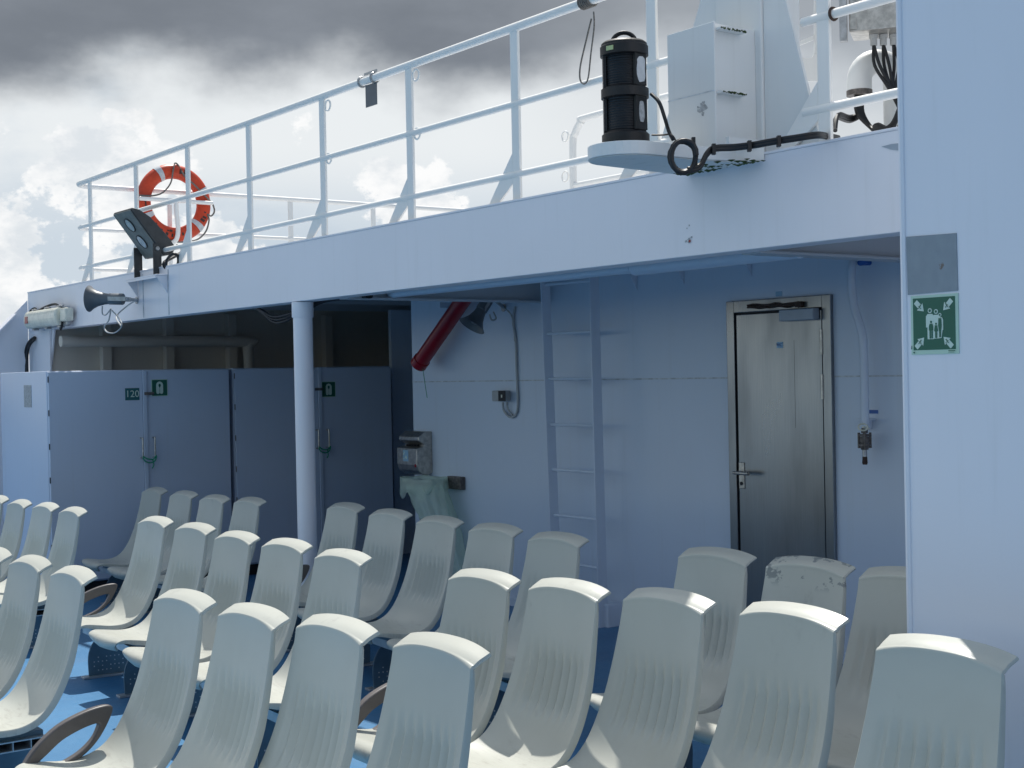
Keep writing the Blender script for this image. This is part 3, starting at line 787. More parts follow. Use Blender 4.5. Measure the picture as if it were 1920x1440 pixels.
# bin bag on its holder
hz = at(800, 903, x=XW - 0.15).z
yh0, yh1 = at(873, 903, x=XW).y, at(848, 903, x=XW).y
t = thing('bag_holder', 'rusty dark wall bracket with wire hoop for the bin bag', 'bag holder', (XW, yh1, hz - 0.1))
MB().box(XW - 0.05, XW - 0.001, yh0, yh1, hz - 0.055, hz + 0.045).build('bracket', brass, t, smooth=False, bevel=0.005)
yc, rx, ry = at(800, 903, x=XW - 0.16).y, 0.145, 0.21
hoop = [V(XW - 0.19 + rx * math.cos(2 * math.pi * k / 28), yc + ry * math.sin(2 * math.pi * k / 28), hz) for k in range(28)]
MB().tube(hoop, 0.007, 6, closed=True).build('hoop', black, t)
MB().tube([V(XW - 0.19, yc - ry, hz), V(XW - 0.03, yh1, hz)], 0.007, 6).build('hoop_arm', black, t)
bag = thing('bin_bag', 'translucent pale green bin bag hanging from the wall bracket', 'bin bag', (XW - 0.19, yc, 0.55))
NA, NZ = 56, 34
def bagpt(a, f):
    # f 0 at the hoop, 1 at the gathered bottom end, the bag drifts towards -y and trails
    zc = hz - f * 0.74
    wgt = 1.0 - 0.60 * f ** 1.3
    wob = 1 + 0.13 * math.sin(a * 7 + f * 4) * (0.3 + f) + 0.08 * math.sin(a * 13 + f * 11 + 1) + 0.04 * math.sin(a * 23 - f * 17)
    sag = 0.02 * math.sin(a * 3) * (1 - f)
    cyy = yc - 0.44 * f ** 0.95
    return V(XW - 0.19 + rx * wgt * wob * math.cos(a) * 0.98 + 0.05 * f, cyy + ry * wgt * wob * math.sin(a) * 0.98, zc + sag)
vs, fs = [], []
for i in range(NZ):
    for k in range(NA): vs.append(bagpt(2 * math.pi * k / NA, i / (NZ - 1)))
for i in range(NZ - 1):
    for k in range(NA):
        l = (k + 1) % NA
        fs.append((i * NA + k, i * NA + l, (i + 1) * NA + l, (i + 1) * NA + k))
fs.append(tuple((NZ - 1) * NA + k for k in range(NA)))
mb = MB(); mb.add(vs, fs); mb.build('film', bagm, bag, ang=180)
vs, fs = [], []
for i in range(9):
    f = i / 8
    for k in range(NA):
        a = 2 * math.pi * k / NA
        o_ = 1.03 + 0.10 * math.sin(f * math.pi) + 0.05 * math.sin(a * 9 + f * 4)
        vs.append(V(XW - 0.19 + rx * o_ * math.cos(a), yc + ry * o_ * math.sin(a), hz + 0.05 * math.sin(min(1, f * 2.2) * math.pi) + 0.012 - f * (0.11 + 0.03 * math.sin(a * 5 + 1))))
for i in range(8):
    for k in range(NA):
        l = (k + 1) % NA
        fs.append((i * NA + k, i * NA + l, (i + 1) * NA + l, (i + 1) * NA + k))
mb = MB(); mb.add(vs, fs); mb.build('folded_cuff', bagm, bag, ang=180)

# water pipe with valve
c0 = at(1620, 800, x=XW - 0.10)
t = thing('hose_valve', 'white water pipe ending in a rusty flanged valve right of the door', 'valve', V(c0.x, c0.y, 0.9))
xx = XW - 0.10
MB().tube(cr([at(1625, 487, x=XW - 0.02), at(1606, 489, x=XW - 0.05), at(1597, 500, x=xx), at(1597, 540, x=xx), at(1603, 580, x=xx), at(1614, 615, x=xx), at(1619, 650, x=xx), at(1621, 720, x=xx), at(1622, 795, x=xx)], 6), 0.023, 12).build('pipe', wallp, t)
def pz(py): return at(1621, py, x=xx).z
mb = MB()
ctr = at(1621, 820, x=xx)
B = V(ctr.x, ctr.y, 0)
mb.lathe([(0.018, pz(812)), (0.018, pz(806)), (0.012, pz(800))], B, n=14)
mb.lathe([(0.036, pz(818)), (0.036, pz(814))], B, n=16)
mb.lathe([(0.026, pz(831)), (0.030, pz(826)), (0.026, pz(819))], B, n=16)
mb.lathe([(0.036, pz(836)), (0.036, pz(832))], B, n=16)
mb.lathe([(0.020, pz(843)), (0.024, pz(837))], B, n=14)
for k in range(4):
    a_ = math.pi / 4 + k * math.pi / 2
    mb.tube([B + V(0.03 * math.cos(a_), 0.03 * math.sin(a_), pz(840)), B + V(0.03 * math.cos(a_), 0.03 * math.sin(a_), pz(811))], 0.008, 6)
mb.build('valve_body', brass, t)
MB().lathe([(0.013, pz(856)), (0.013, pz(843))], B, n=12).build('spout', galv, t)
MB().lathe([(0.012, pz(871)), (0.015, pz(868)), (0.013, pz(856))], B, n=12).build('spout_tip', brown, t)
mb = MB()
hc = at(1618, 801, x=xx - 0.05)
mb.tube([hc + V(0, 0.032 * math.cos(2 * math.pi * k / 16), 0.018 * math.sin(2 * math.pi * k / 16)) for k in range(16)], 0.005, 6, closed=True)
mb.tube([hc, V(xx, hc.y, hc.z - 0.01)], 0.006, 6)
mb.build('handwheel', lampw, t)
q = at(1634, 786, x=XW)
MB().box(XW - 0.09, XW - 0.001, q.y - 0.03, q.y + 0.045, q.z - 0.005, q.z + 0.005).build('bracket', wallp, t, smooth=False)
MB().box(XW - 0.05, XW - 0.001, q.y - 0.004, q.y + 0.045, q.z - 0.05, q.z - 0.0055).build('bracket', wallp, t, smooth=False)
q = at(1637, 772, x=XW)
tag(MB().box(XW - 0.004, XW - 0.0005, q.y - 0.035, q.y + 0.035, q.z - 0.010, q.z + 0.010).build('pipe_label', bluep, smooth=False, bevel=0.001), 'narrow blue label on the wall above the valve', 'label')
q = at(1625, 491, x=XW - 0.05)
t = thing('wall_tap', 'small dark pipe fitting at the top of the water pipe', 'pipe fitting', q)
MB().tube([q + V(0.049, 0.02, 0), q + V(-0.03, 0.02, -0.005), q + V(-0.03, -0.03, 0.005)], 0.016, 10).build('elbow', bluep, t)
MB().box(q.x - 0.02, q.x + 0.049, q.y + 0.03, q.y + 0.06, q.z - 0.01, q.z + 0.012).build('clamp', wallp, t, smooth=False)
# lamp under the deck at the right
q = at(1668, 436, x=4.75)
t = thing('ceiling_lamp', 'round dark lamp fitting under the overhang beside the deckhouse wall', 'lamp', (q.x, q.y, ZU - 0.3))
MB().lathe([(0.0, -0.20), (0.06, -0.19), (0.085, -0.14), (0.085, -0.06)], (q.x, q.y, ZU), n=20).build('globe', lensm, t)
MB().lathe([(0.09, -0.065), (0.10, -0.05), (0.10, -0.001)], (q.x, q.y, ZU), n=20).build('base', horng, t)

# cables under the fascia
t = thing('cable_run', 'black cables sagging under the overhang on both sides of the pillar', 'cables', (XF + 0.1, 9.0, ZB - 0.05))
for off in (0.0, 0.02, 0.04):
    x_ = XF + 0.16 + off
    yA, yB = at(478, 590, x=x_).y, PY + 0.1
    pts = [V(x_, yA + 0.5, ZB + 0.03), V(x_, yA, ZB + 0.01), V(x_, (yA + yB) / 2 + 0.1, ZB - 0.07 - off), V(x_, yB + 0.1, ZB - 0.04), V(x_, yB - 0.2, ZB + 0.005), V(x_ + 0.1, yB - 0.6, ZB + 0.01), V(x_ + 0.05, 7.95, ZB + 0.03)]
    MB().tube(cr(pts, 6), 0.010, 6).build('cable', cable, t)
mb = MB()
for k in range(4):
    pts = [V(XF + 0.3 + 0.5 * k, 9.0 + 0.25 * k, ZU - 0.10), V(XF + 0.6 + 0.5 * k, 9.1 + 0.25 * k, ZU - 0.16), V(XF + 1.0 + 0.5 * k, 9.3 + 0.2 * k, ZU - 0.10)]
    mb.tube(cr(pts, 5), 0.012, 6)
mb.build('cable', cable, t)

# ------------------------------------------------------------------ railings
XRAIL = XF + 0.06
ZR = (3.515, 3.115, 2.745)
rl = thing('deck_railing', 'white three bar railing along the edge of the upper deck', 'railing', (XRAIL, 8, ZT))
posts_px = (1550, 1228, 970, 771, 607, 468, 352.5, 255, 168)
post_y = [at(px, 330, x=XRAIL).y for px in posts_px]
yend = post_y[-1]
YT = yend + 0.42                                        # transverse railing line
def rounded(z):
    c_ = 0.16
    pts = [V(XRAIL, 1.8, z), V(XRAIL, YT - c_, z)]
    for k in range(1, 7):
        a_ = math.pi / 2 * k / 6
        pts.append(V(XRAIL + c_ - c_ * math.cos(a_), YT - c_ + c_ * math.sin(a_), z))
    return pts + [V(9.2, YT, z)]
mast_gap = (3.87, 4.55)
for z, r_ in zip(ZR, (0.024, 0.019, 0.019)):
    pts = rounded(z)
    MB().tube([pts[0], V(XRAIL, mast_gap[0], z)], r_, 12).build('rail', railp, rl)
    MB().tube([V(XRAIL, mast_gap[1], z)] + pts[1:], r_, 12).build('rail', railp, rl)
for i, y_ in enumerate(post_y):
    m_ = MB()
    m_.box(XRAIL - 0.009, XRAIL + 0.009, y_ - 0.032, y_ + 0.032, ZT + 0.002, ZR[0] - 0.018)
    m_.prism([V(XRAIL - 0.008, y_ + 0.033, 2.86), V(XRAIL - 0.008, y_ + 0.033, 2.70), V(XRAIL - 0.008, y_ + 0.19, ZT + 0.002), V(XRAIL - 0.008, y_ + 0.27, ZT + 0.002)], (0.016, 0, 0))
    m_.build('post', railp, rl, smooth=False, bevel=0.003)
for px in (545, 700):
    q = at(px, 420, y=YT)
    MB().box(q.x - 0.025, q.x + 0.025, YT - 0.008, YT + 0.008, ZT, ZR[0] - 0.015).build('post', railp, rl, smooth=False)
for i in (3, 4):
    for z in (ZR[0] - 0.07, ZR[1] - 0.01):
        c_ = V(XRAIL, post_y[i] - 0.075, z)
        MB().tube([c_ + V(0, 0.033 * math.cos(2 * math.pi * k / 18), 0.033 * math.sin(2 * math.pi * k / 18)) for k in range(18)], 0.006, 6, closed=True).build('eye_ring', railp, rl)
MB().tube([V(XRAIL + 0.024 * math.cos(2 * math.pi * k / 16), post_y[0] - 0.05, ZR[1] + 0.024 * math.sin(2 * math.pi * k / 16)) for k in range(16)], 0.006, 6, closed=True).build('rubber_ring', brown, rl)
# guard rail round the ladder hatch further inboard
hx = 6.15
ha = at(1075, 330, x=hx)
gr = thing('hatch_railing', 'pale curved guard rail behind the lantern around the ladder opening', 'railing', (hx, ha.y, ZT))
zt_ = at(1140, 210, x=hx).z
pts = [V(hx, ha.y, ZT), V(hx, ha.y, zt_ - 0.20), V(hx, ha.y - 0.03, zt_ - 0.09), V(hx, ha.y - 0.10, zt_ - 0.02), V(hx, ha.y - 0.22, zt_), V(hx, ha.y - 1.6, zt_)]
MB().tube(cr(pts, 5), 0.026, 10).build('rail', railp, gr)
MB().tube([V(hx, ha.y, ZT + 0.42), V(hx, ha.y - 1.6, ZT + 0.42)], 0.02, 10).build('rail', railp, gr)
for dy in (0.8, 1.6):
    MB().box(hx - 0.02, hx + 0.02, ha.y - dy - 0.02, ha.y - dy + 0.02, ZT, zt_ - 0.02).build('post', railp, gr, smooth=False)
for pyy in (256, 331):
    c_ = at(1060, pyy, x=hx)
    MB().tube([c_ + V(0, 0.036 * math.cos(2 * math.pi * k / 18), 0.036 * math.sin(2 * math.pi * k / 18)) for k in range(18)], 0.007, 6, closed=True).build('eye_ring', railp, gr)
# small grey flap clamped on the top rail
q = at(693, 160, x=XRAIL)
t = thing('rail_flap', 'small grey metal flap clamped on the top rail against the cloud', 'bracket', (XRAIL, q.y, ZR[0] - 0.17))
MB().box(XRAIL - 0.004, XRAIL + 0.002, q.y - 0.085, q.y + 0.045, ZR[0] - 0.165, ZR[0] - 0.03).build('flap', horng, t, smooth=False)
mb = MB()
for dy in (-0.06, 0.09):
    mb.tube([V(XRAIL + 0.031 * math.cos(2 * math.pi * k / 14), q.y + dy, ZR[0] + 0.031 * math.sin(2 * math.pi * k / 14)) for k in range(14)], 0.006, 6, closed=True)
mb.box(XRAIL - 0.003, XRAIL + 0.003, q.y - 0.09, q.y + 0.06, ZR[0] + 0.032, ZR[0] + 0.048)
mb.build('clamp', galv, t)
# rope loop whipped round the top rail
q = at(1103, 12, x=XRAIL)
t = thing('rope_loop', 'grey cord wound on the top rail with a long loop hanging beside the lantern', 'rope', (XRAIL, q.y, ZR[0] - 0.4))
mb = MB(); pts = []
for k in range(80):
    a_ = 2 * math.pi * k / 13
    pts.append(V(XRAIL + 0.030 * math.cos(a_), q.y + 0.05 - 0.0011 * k, ZR[0] + 0.030 * math.sin(a_)))
mb.tube(pts, 0.006, 6); mb.build('whipping', rope, t)
xo = XRAIL - 0.035
MB().tube(cr([at(1113, 22, x=xo), at(1114, 50, x=xo), at(1108, 100, x=xo), at(1103, 145, x=xo), at(1096, 157, x=xo), at(1088, 150, x=xo), at(1088, 125, x=xo), at(1098, 80, x=xo), at(1109, 35, x=xo)], 6), 0.0042, 6).build('loop', rope, t)

# ------------------------------------------------------------------ lifebuoy
YB = YT - 0.12
c0 = at(326, 381, y=YB)
t = thing('lifebuoy', 'orange lifebuoy with white bands hanging on the corner of the upper railing', 'lifebuoy', c0 - V(0, 0, 0.37))
Rr, ra, rb_ = 0.302, 0.070, 0.055
def torus_seg(a0, a1, k, grow=0.0, mat=None, name='ring', parent=None, closed=False):
    vs, fs = [], []; nn_ = 14
    cnt = k if closed else k + 1
    for i in range(cnt):
        a_ = a0 + (a1 - a0) * i / k
        for j in range(nn_):
            b_ = 2 * math.pi * j / nn_
            R_ = Rr + (ra + grow) * math.cos(b_)
            vs.append(c0 + V(R_ * math.cos(a_), (rb_ + grow) * math.sin(b_), R_ * math.sin(a_)))
    for i in range(k):
        i2 = (i + 1) % cnt
        for j in range(nn_):
            l = (j + 1) % nn_
            fs.append((i * nn_ + j, i2 * nn_ + j, i2 * nn_ + l, i * nn_ + l))
    m_ = MB(); m_.add(vs, fs)
    return m_.build(name, mat, parent, ang=80)
ring = torus_seg(0, 2 * math.pi, 64, 0, orange, 'ring', t, closed=True)
for a_ in (118, 24, 206, -42):
    torus_seg(rad(a_ - 5), rad(a_ + 5), 6, 0.0035, tape, 'reflective_band', t)
# remnants of the worn black lettering
mb = MB()
for (a_, dr_, w_, h_) in ((80, 0.0, .010, .045), (72, 0.01, .008, .04), (62, 0, .01, .03), (226, 0, .01, .035), (240, .01, .012, .03), (252, .015, .012, .028), (252, -.02, .008, .012), (262, .015, .008, .03), (258, -.025, .014, .02), (268, -.02, .01, .012), (282, 0, .008, .03), (330, .005, .012, .045), (336, .01, .01, .035), (345, 0, .006, .02), (185, 0, .03, .012), (176, .01, .03, .008)):
    a_ = rad(a_); er, et = V(math.cos(a_), 0, math.sin(a_)), V(-math.sin(a_), 0, math.cos(a_))
    p_c = c0 + er * (Rr + dr_) + V(0, -rb_ - 0.0005, 0)
    mb.obox(p_c, et * w_, V(0, 0.002, 0), er * h_ * 0.5)
mb.build('worn_lettering', ink, t, smooth=False)
def bp_(px, py, dy=0.0): return at(px, py, y=YB - dy)
m_ = MB()
m_.tube(cr([bp_(258, 366, .06), bp_(285, 367, .07), bp_(305, 361, .06), bp_(320, 343, .06), bp_(325, 318, .07), bp_(328, 306, .03), bp_(335, 311, .03), bp_(346, 330, .07), bp_(365, 347, .07), bp_(385, 368, .07), bp_(398, 382, .05), bp_(402, 396, .04), bp_(396, 405, .05), bp_(389, 402, .05), bp_(392, 412, .05), bp_(387, 432, .05), bp_(375, 446, .05), bp_(360, 452, .05), bp_(335, 454, .04), bp_(318, 451, .04), bp_(305, 458, .05), bp_(296, 461, .05)], 5), 0.008, 6)
m_.build('grab_line', rope, t)
t = thing('lifebuoy_bracket', 'white bent pipe bracket that holds the orange lifebuoy', 'bracket', at(320, 470, y=YB))
MB().tube(cr([bp_(330, 380, .10), bp_(331, 400, .10), bp_(334, 430, .10), bp_(331, 448, .08), bp_(322, 458, .02), bp_(320, 470, -.03), bp_(320, 520, -.05)], 6), 0.022, 10).build('hook_pipe', railp, t)
MB().tube([bp_(318, 384, -.09), bp_(319, 480, -.09)], 0.022, 10).build('back_pipe', railp, t)
MB().tube([bp_(262, 372, .09), bp_(398, 381, .09)], 0.02, 10).build('cross_pipe', railp, t)

# ------------------------------------------------------------------ floodlight on its bracket
fb = thing('floodlight', 'grey two lens floodlight tilted down on two legs beside the lifebuoy', 'floodlight', at(280, 518, x=XF))
TLc, TRc = at(212, 401, x=XF - 0.22), at(244.5, 394, x=XF - 0.22)
wv = V(0, TRc.y - TLc.y, 0)                              # across (towards -y)
lv = V(0.27, 0, -0.36)                                   # down the face, inboard
o0 = TLc
nf = wv.cross(lv).normalized()
if nf.x > 0: nf = -nf                                    # face normal: outboard and down
bk_ = -nf
def fpt(a_, b_, c_): return o0 + wv * a_ + lv * b_ + bk_ * c_
mb = MB()
prof = [(0, 0), (1.0, 0), (1.07, 0.06), (1.02, 0.125), (0.74, 0.125), (0.32, 0.10), (0.10, 0.06), (0.0, 0.02)]
mb.prism([fpt(0, b_, c_) for (b_, c_) in prof], wv)
body = mb.build('housing', floodd, fb, smooth=False, bevel=0.008)
MB().prism([fpt(0.02, 0.01, -0.001), fpt(0.98, 0.01, -0.001), fpt(0.98, 0.985, -0.001), fpt(0.02, 0.985, -0.001)], nf * 0.008).build('front_frame', floodg, fb, smooth=False, bevel=0.003)
for b_ in (0.28, 0.64):
    cc = fpt(0.5, b_, 0) + nf * 0.010
    eu, ev = wv.normalized(), lv.normalized()
    MB().prism([cc + eu * 0.056 * math.cos(2 * math.pi * k / 28) + ev * 0.056 * math.sin(2 * math.pi * k / 28) for k in range(28)], nf * 0.004).build('lens', lensm, fb, smooth=False)
    outer = [cc + eu * 0.064 * math.cos(2 * math.pi * k / 28) + ev * 0.064 * math.sin(2 * math.pi * k / 28) for k in range(28)]
    inner = [cc + eu * 0.056 * math.cos(2 * math.pi * k / 28) + ev * 0.056 * math.sin(2 * math.pi * k / 28) for k in range(28)]
    MB().ringprism(outer, inner, nf * 0.007).build('lens_rim', floodd, fb, smooth=False)
pv = fpt(0.5, 0.86, 0.10)
_ny = TRc.y - 0.014
pv = V(at(295, 490, y=_ny).x, pv.y, at(295, 466, y=_ny).z)
zsh = at(283, 517, x=XF - 0.06).z
for s_ in (-1, 1):
    yy = pv.y + s_ * (abs(wv.y) / 2 + 0.014)
    MB().box(pv.x - 0.035, pv.x + 0.035, yy - 0.005, yy + 0.005, zsh + 0.001, pv.z + 0.04).build('leg', floodd, fb, smooth=False, bevel=0.002)
    MB().lathe([(0.016, 0), (0.016, 0.012)], V(pv.x, yy + (0.005 if s_ > 0 else -0.017), pv.z), (0, 1, 0), 12).build('bolt', galv, fb)
MB().tube(cr([fpt(0.9, 1.0, 0.15), fpt(0.95, 1.15, 0.16), at(308, 492, x=XF + 0.0), at(313, 505, x=XF + 0.02)], 5), 0.014, 8).build('cable', cable, fb)
MB().tube(cr([at(311, 500, x=XF), at(314, 486, x=XF), at(325, 476, x=XF), at(334, 482, x=XF + .05), at(334, 500, x=XF + .05)], 5), 0.012, 8).build('cable', cable, fb)
sh = thing('floodlight_shelf', 'white welded shelf on the fascia carrying the floodlight legs', 'shelf', at(283, 540, x=XF))
y0_, y1_ = at(315, 520, x=XF).y, at(258, 525, x=XF).y
MB().box(XF - 0.10, XF + 0.02 - 0.021, y0_, y1_, zsh - 0.012, zsh).build('plate', white, sh, smooth=False, bevel=0.003)
for yy in (y0_ + 0.002, y1_ - 0.014):
    MB().prism([V(XF - 0.098, yy, zsh - 0.013), V(XF - 0.005, yy, zsh - 0.013), V(XF - 0.005, yy, zsh - 0.15)], (0, 0.012, 0)).build('gusset', white, sh, smooth=False)
MB().box(XF - 0.102, XF - 0.092, y0_, y1_, zsh - 0.03, zsh - 0.0125).build('lip', white, sh, smooth=False)

# bulkhead lamp at far left
q0, q1 = at(52, 600, x=XF - 0.10), at(112, 592, x=XF - 0.10)
c0 = at(82, 598, x=XF - 0.06)
t = thing('bulkhead_lamp', 'white oblong lamp with clips on the fascia at the far left', 'lamp', c0 - V(0, 0, 0.1))
ya, yb = at(108, 590, x=XF - 0.12).y, at(49, 600, x=XF - 0.12).y
prof = []
for k in range(12):
    a_ = math.pi * k / 11
    prof.append((XF - 0.075 - 0.075 * math.sin(a_) ** 0.6, c0.z + 0.085 * math.cos(a_)))
MB().prism([V(x_, ya, z_) for (x_, z_) in prof], (0, yb - ya, 0)).build('diffuser', lampw, t, smooth=False, bevel=0.02, bseg=3)
MB().box(XF - 0.073, XF - 0.03, ya - 0.10, yb + 0.0, c0.z - 0.09, c0.z + 0.09).build('tray', galv, t, smooth=False, bevel=0.012)
MB().box(XF - 0.11, XF - 0.03, ya - 0.18, ya - 0.02, c0.z - 0.05, c0.z + 0.07).build('gland_box', lampw, t, smooth=False, bevel=0.015)
for f_ in (0.05, 0.45, 0.85):
    y_ = ya + (yb - ya) * f_
    for s_ in (-1, 1):
        MB().box(XF - 0.10, XF - 0.05, y_ - 0.03, y_ + 0.03, c0.z + s_ * 0.095 - 0.008, c0.z + s_ * 0.095 + 0.008).build('clip', galv, t, smooth=False, bevel=0.003)
MB().box(XF - 0.153, XF - 0.148, yb - 0.14, yb - 0.06, c0.z - 0.035, c0.z + 0.03).build('red_mark', redp, t, smooth=False)
for yy in (c0.y - 0.2, c0.y + 0.2):
    MB().box(XF - 0.03, XF - 0.001, yy - 0.03, yy + 0.03, c0.z - 0.05, c0.z + 0.05).build('stand_off', galv, t, smooth=False)
m_ = MB()
m_.tube(cr([at(53, 592, x=XF - .06), at(58, 582, x=XF - .05), at(66, 578, x=XF - .03), at(70, 585, x=XF - .02)], 5), 0.011, 6)
m_.tube(cr([at(62, 590, x=XF - .10), at(80, 578, x=XF - .08), at(98, 571, x=XF - .05), at(108, 572, x=XF - .05), at(114, 585, x=XF - .06)], 5), 0.011, 6)
m_.tube(cr([at(115, 596, x=XF - .08), at(117, 604, x=XF - .08), at(114, 618, x=XF - .08), at(113, 606, x=XF - .08)], 5), 0.010, 6)
m_.build('cable', cable, t)
t = thing('corner_cable', 'black cable dropping down the corner column to the lockers', 'cable', at(50, 690, x=XF - .02))
MB().tube(cr([at(65, 633, x=XF - .02), at(56, 640, x=XF - .03), at(50, 652, x=XF - .03), at(48, 670, x=XF - .03), at(49, 698, x=XF - .03)], 5), 0.016, 8).build('cable', cable, t)
MB().tube(cr([at(66, 636, x=XF - .02), at(58, 644, x=XF - .05), at(53, 655, x=XF - .05), at(51, 675, x=XF - .05), at(51, 698, x=XF - .05)], 5), 0.012, 8).build('cable', cable, t)

# ------------------------------------------------------------------ lantern, platform, mast, cables
LC = V(3.767, 4.306, 0)
zp = 2.622
pf = thing('lantern_platform', 'white rounded bracket platform with mossy underside below the lantern', 'platform', (LC.x, LC.y, zp - 0.055))
out = []
for k in range(17):
    a_ = math.pi / 2 + math.pi * k / 16
    out.append(V(LC.x + 0.158 * math.cos(a_), LC.y + 0.158 * math.sin(a_), zp - 0.055))
out += [V(4.05, LC.y - 0.165, zp - 0.055), V(4.20, LC.y - 0.20, zp - 0.055), V(XF - 0.004, LC.y - 0.27, zp - 0.055), V(XF - 0.004, LC.y + 0.20, zp - 0.055)]
mb = MB(); mb.prism(out, (0, 0, 0.055)); mb.build('platform', white2, pf, smooth=False, bevel=0.004)
cen = sum(out, V(0, 0, 0)) / len(out)
MB().prism([cen + (p - cen) * 0.97 - V(0, 0, 0.002) for p in out], (0, 0, -0.002)).build('underside', soffm, pf, smooth=False)
mb = MB()
for k in range(90):
    f_ = random.random(); p_m = V(XF - 0.022 - abs(random.gauss(0, 0.07)), LC.y - 0.29 + 0.47 * f_, zp - 0.0575); r_ = random.uniform(.006, .020)
    mb.lathe([(0.0, -r_ * .5), (r_, -0.001), (0, 0.001)], p_m, n=7)
mb.build('moss', moss, pf)
MB().box(XF - 0.20, XF - 0.005, LC.y - 0.26, LC.y - 0.24, zp + 0.001, zp + 0.03).build('rib', white2, pf, smooth=False)
ln = thing('navigation_lantern', 'black double navigation lantern standing on the rounded white platform', 'lantern', (LC.x, LC.y, zp))
LB = V(LC.x, LC.y, zp)
MB().lathe([(0.118, 0.0), (0.118, 0.008), (0.098, 0.010), (0.098, 0.045), (0.085, 0.058)], LB, n=36).build('base', black, ln)
def lensbody(z0, z1):
    prof = []
    kk = 26
    for i in range(kk + 1):
        z_ = z0 + (z1 - z0) * i / kk
        prof.append((0.080 + (0.0016 if i % 2 else -0.0012), z_))
    return prof
MB().lathe(lensbody(0.058, 0.195), LB, n=36).build('lens', black, ln)
MB().lathe([(0.085, 0.190), (0.098, 0.196), (0.098, 0.232), (0.085, 0.240)], LB, n=36).build('middle_ring', black, ln)
MB().lathe(lensbody(0.238, 0.370), LB, n=36).build('lens', black, ln)
MB().lathe([(0.084, 0.362), (0.099, 0.368), (0.099, 0.405), (0.094, 0.410), (0.094, 0.418), (0.085, 0.426), (0.02, 0.428)], LB, n=36).build('cap', black, ln)
camdir = V(-LC.x, -LC.y, 0).normalized(); sd = V(-camdir.y, camdir.x, 0)
MB().tube([LB + sd * 0.048 * math.cos(math.pi * k / 12) + V(0, 0, 0.424 + 0.042 * math.sin(math.pi * k / 12)) for k in range(13)], 0.009, 8).build('lifting_eye', black, ln)
for ang_, in ((0.85,), (-1.5,), (2.4,), (3.6,)):
    d_ = camdir * math.cos(ang_) + V(0, 0, 1).cross(camdir) * math.sin(ang_)
    tt = V(0, 0, 1).cross(d_)
    for (z0, z1) in ((0.058, 0.193), (0.238, 0.366)):
        MB().obox(LB + d_ * 0.083 + V(0, 0, (z0 + z1) / 2), d_ * 0.006, tt * 0.034, V(0, 0, (z1 - z0) / 2)).build('shroud', black, ln, smooth=False)
d_ = camdir * math.cos(0.85) + V(0, 0, 1).cross(camdir) * math.sin(0.85); tt = V(0, 0, 1).cross(d_)
for (z0, s_, w_) in ((0.302, 0.052, 0.026), (0.13, 0.042, 0.016)):
    n0 = 22; poly = []
    for i in range(n0):
        a_ = 2 * math.pi * i / n0
        poly.append(LB + d_ * 0.0895 + tt * w_ * math.copysign(abs(math.cos(a_)) ** 0.5, math.cos(a_)) * random.uniform(.85, 1.1) + V(0, 0, z0 + s_ * math.copysign(abs(math.sin(a_)) ** 0.5, math.sin(a_)) * random.uniform(.92, 1.06)))
    MB().prism(poly, d_ * 0.001).build('worn_label', tape if z0 > 0.2 else chipm, ln, smooth=False)
d2 = camdir * math.cos(-0.62) + V(0, 0, 1).cross(camdir) * math.sin(-0.62); t2 = V(0, 0, 1).cross(d2)
MB().obox(LB + d2 * 0.099 + V(0, 0, 0.388), d2 * 0.0015, t2 * 0.017, V(0, 0, 0.009)).build('worn_label', simple('label_yellow_green', (0.48, 0.55, 0.26), 0.5), ln, smooth=False)
LD = 5.62
cb = thing('lantern_cable', 'thick black cable from the lantern coiled and tied along the mast foot', 'cable', atd(1280, 320, LD))
MB().tube(cr([at(1221, 176, x=LC.x + .05), at(1236, 192, x=LC.x + .05), at(1246, 220, x=LC.x + .05), at(1254, 246, x=LC.x + .08), at(1262, 262, x=LC.x + .08)], 6), 0.0075, 8).build('cable', cable, cb)
MB().tube(cr([at(1222, 253, x=LC.x + .06), at(1243, 253, x=LC.x + .08), at(1258, 252, x=LC.x + .08), at(1266, 262, x=LC.x + .08)], 5), 0.004, 6).build('cable', cable, cb)
mb = MB()
cc = atd(1281, 293, 5.50)
pts = []
for k in range(60):
    a_ = 2 * math.pi * k / 18
    pts.append(cc + RGT0 * (0.050 + 0.0035 * math.sin(k * .6)) * math.cos(a_) + V(0, 0, (0.062 + 0.003 * math.cos(k * .5)) * math.sin(a_)) + FWD0 * (0.012 * (k % 18) / 18 - 0.02 + 0.0006 * k))
mb.tube(pts, 0.0095, 8)
mb.build('coil', cable, cb)
for off in (0.0, 0.014):
    path = [(1290, 322, 5.50), (1312, 315, 5.52), (1325, 292, 5.54), (1340, 281, 5.56), (1375, 279, 5.56), (1410, 275, 5.52), (1450, 268, 5.46), (1490, 262, 5.42), (1530, 256, 5.42), (1552, 258, 5.62), (1572, 262, 5.8)]
    MB().tube(cr([atd(px, py, d) + V(0, 0, off * 0.8) for (px, py, d) in path], 6), 0.0088, 8).build('cable', cable, cb)
for (px, py, d) in ((1338, 280, 5.55), (1405, 274, 5.515), (1460, 265, 5.44), (1300, 268, 5.5)):
    c_ = atd(px, py, d)
    MB().obox(c_, RGT0 * 0.007, FWD0 * 0.015, V(0, 0, 0.021)).build('cable_tie', cable, cb, smooth=False)

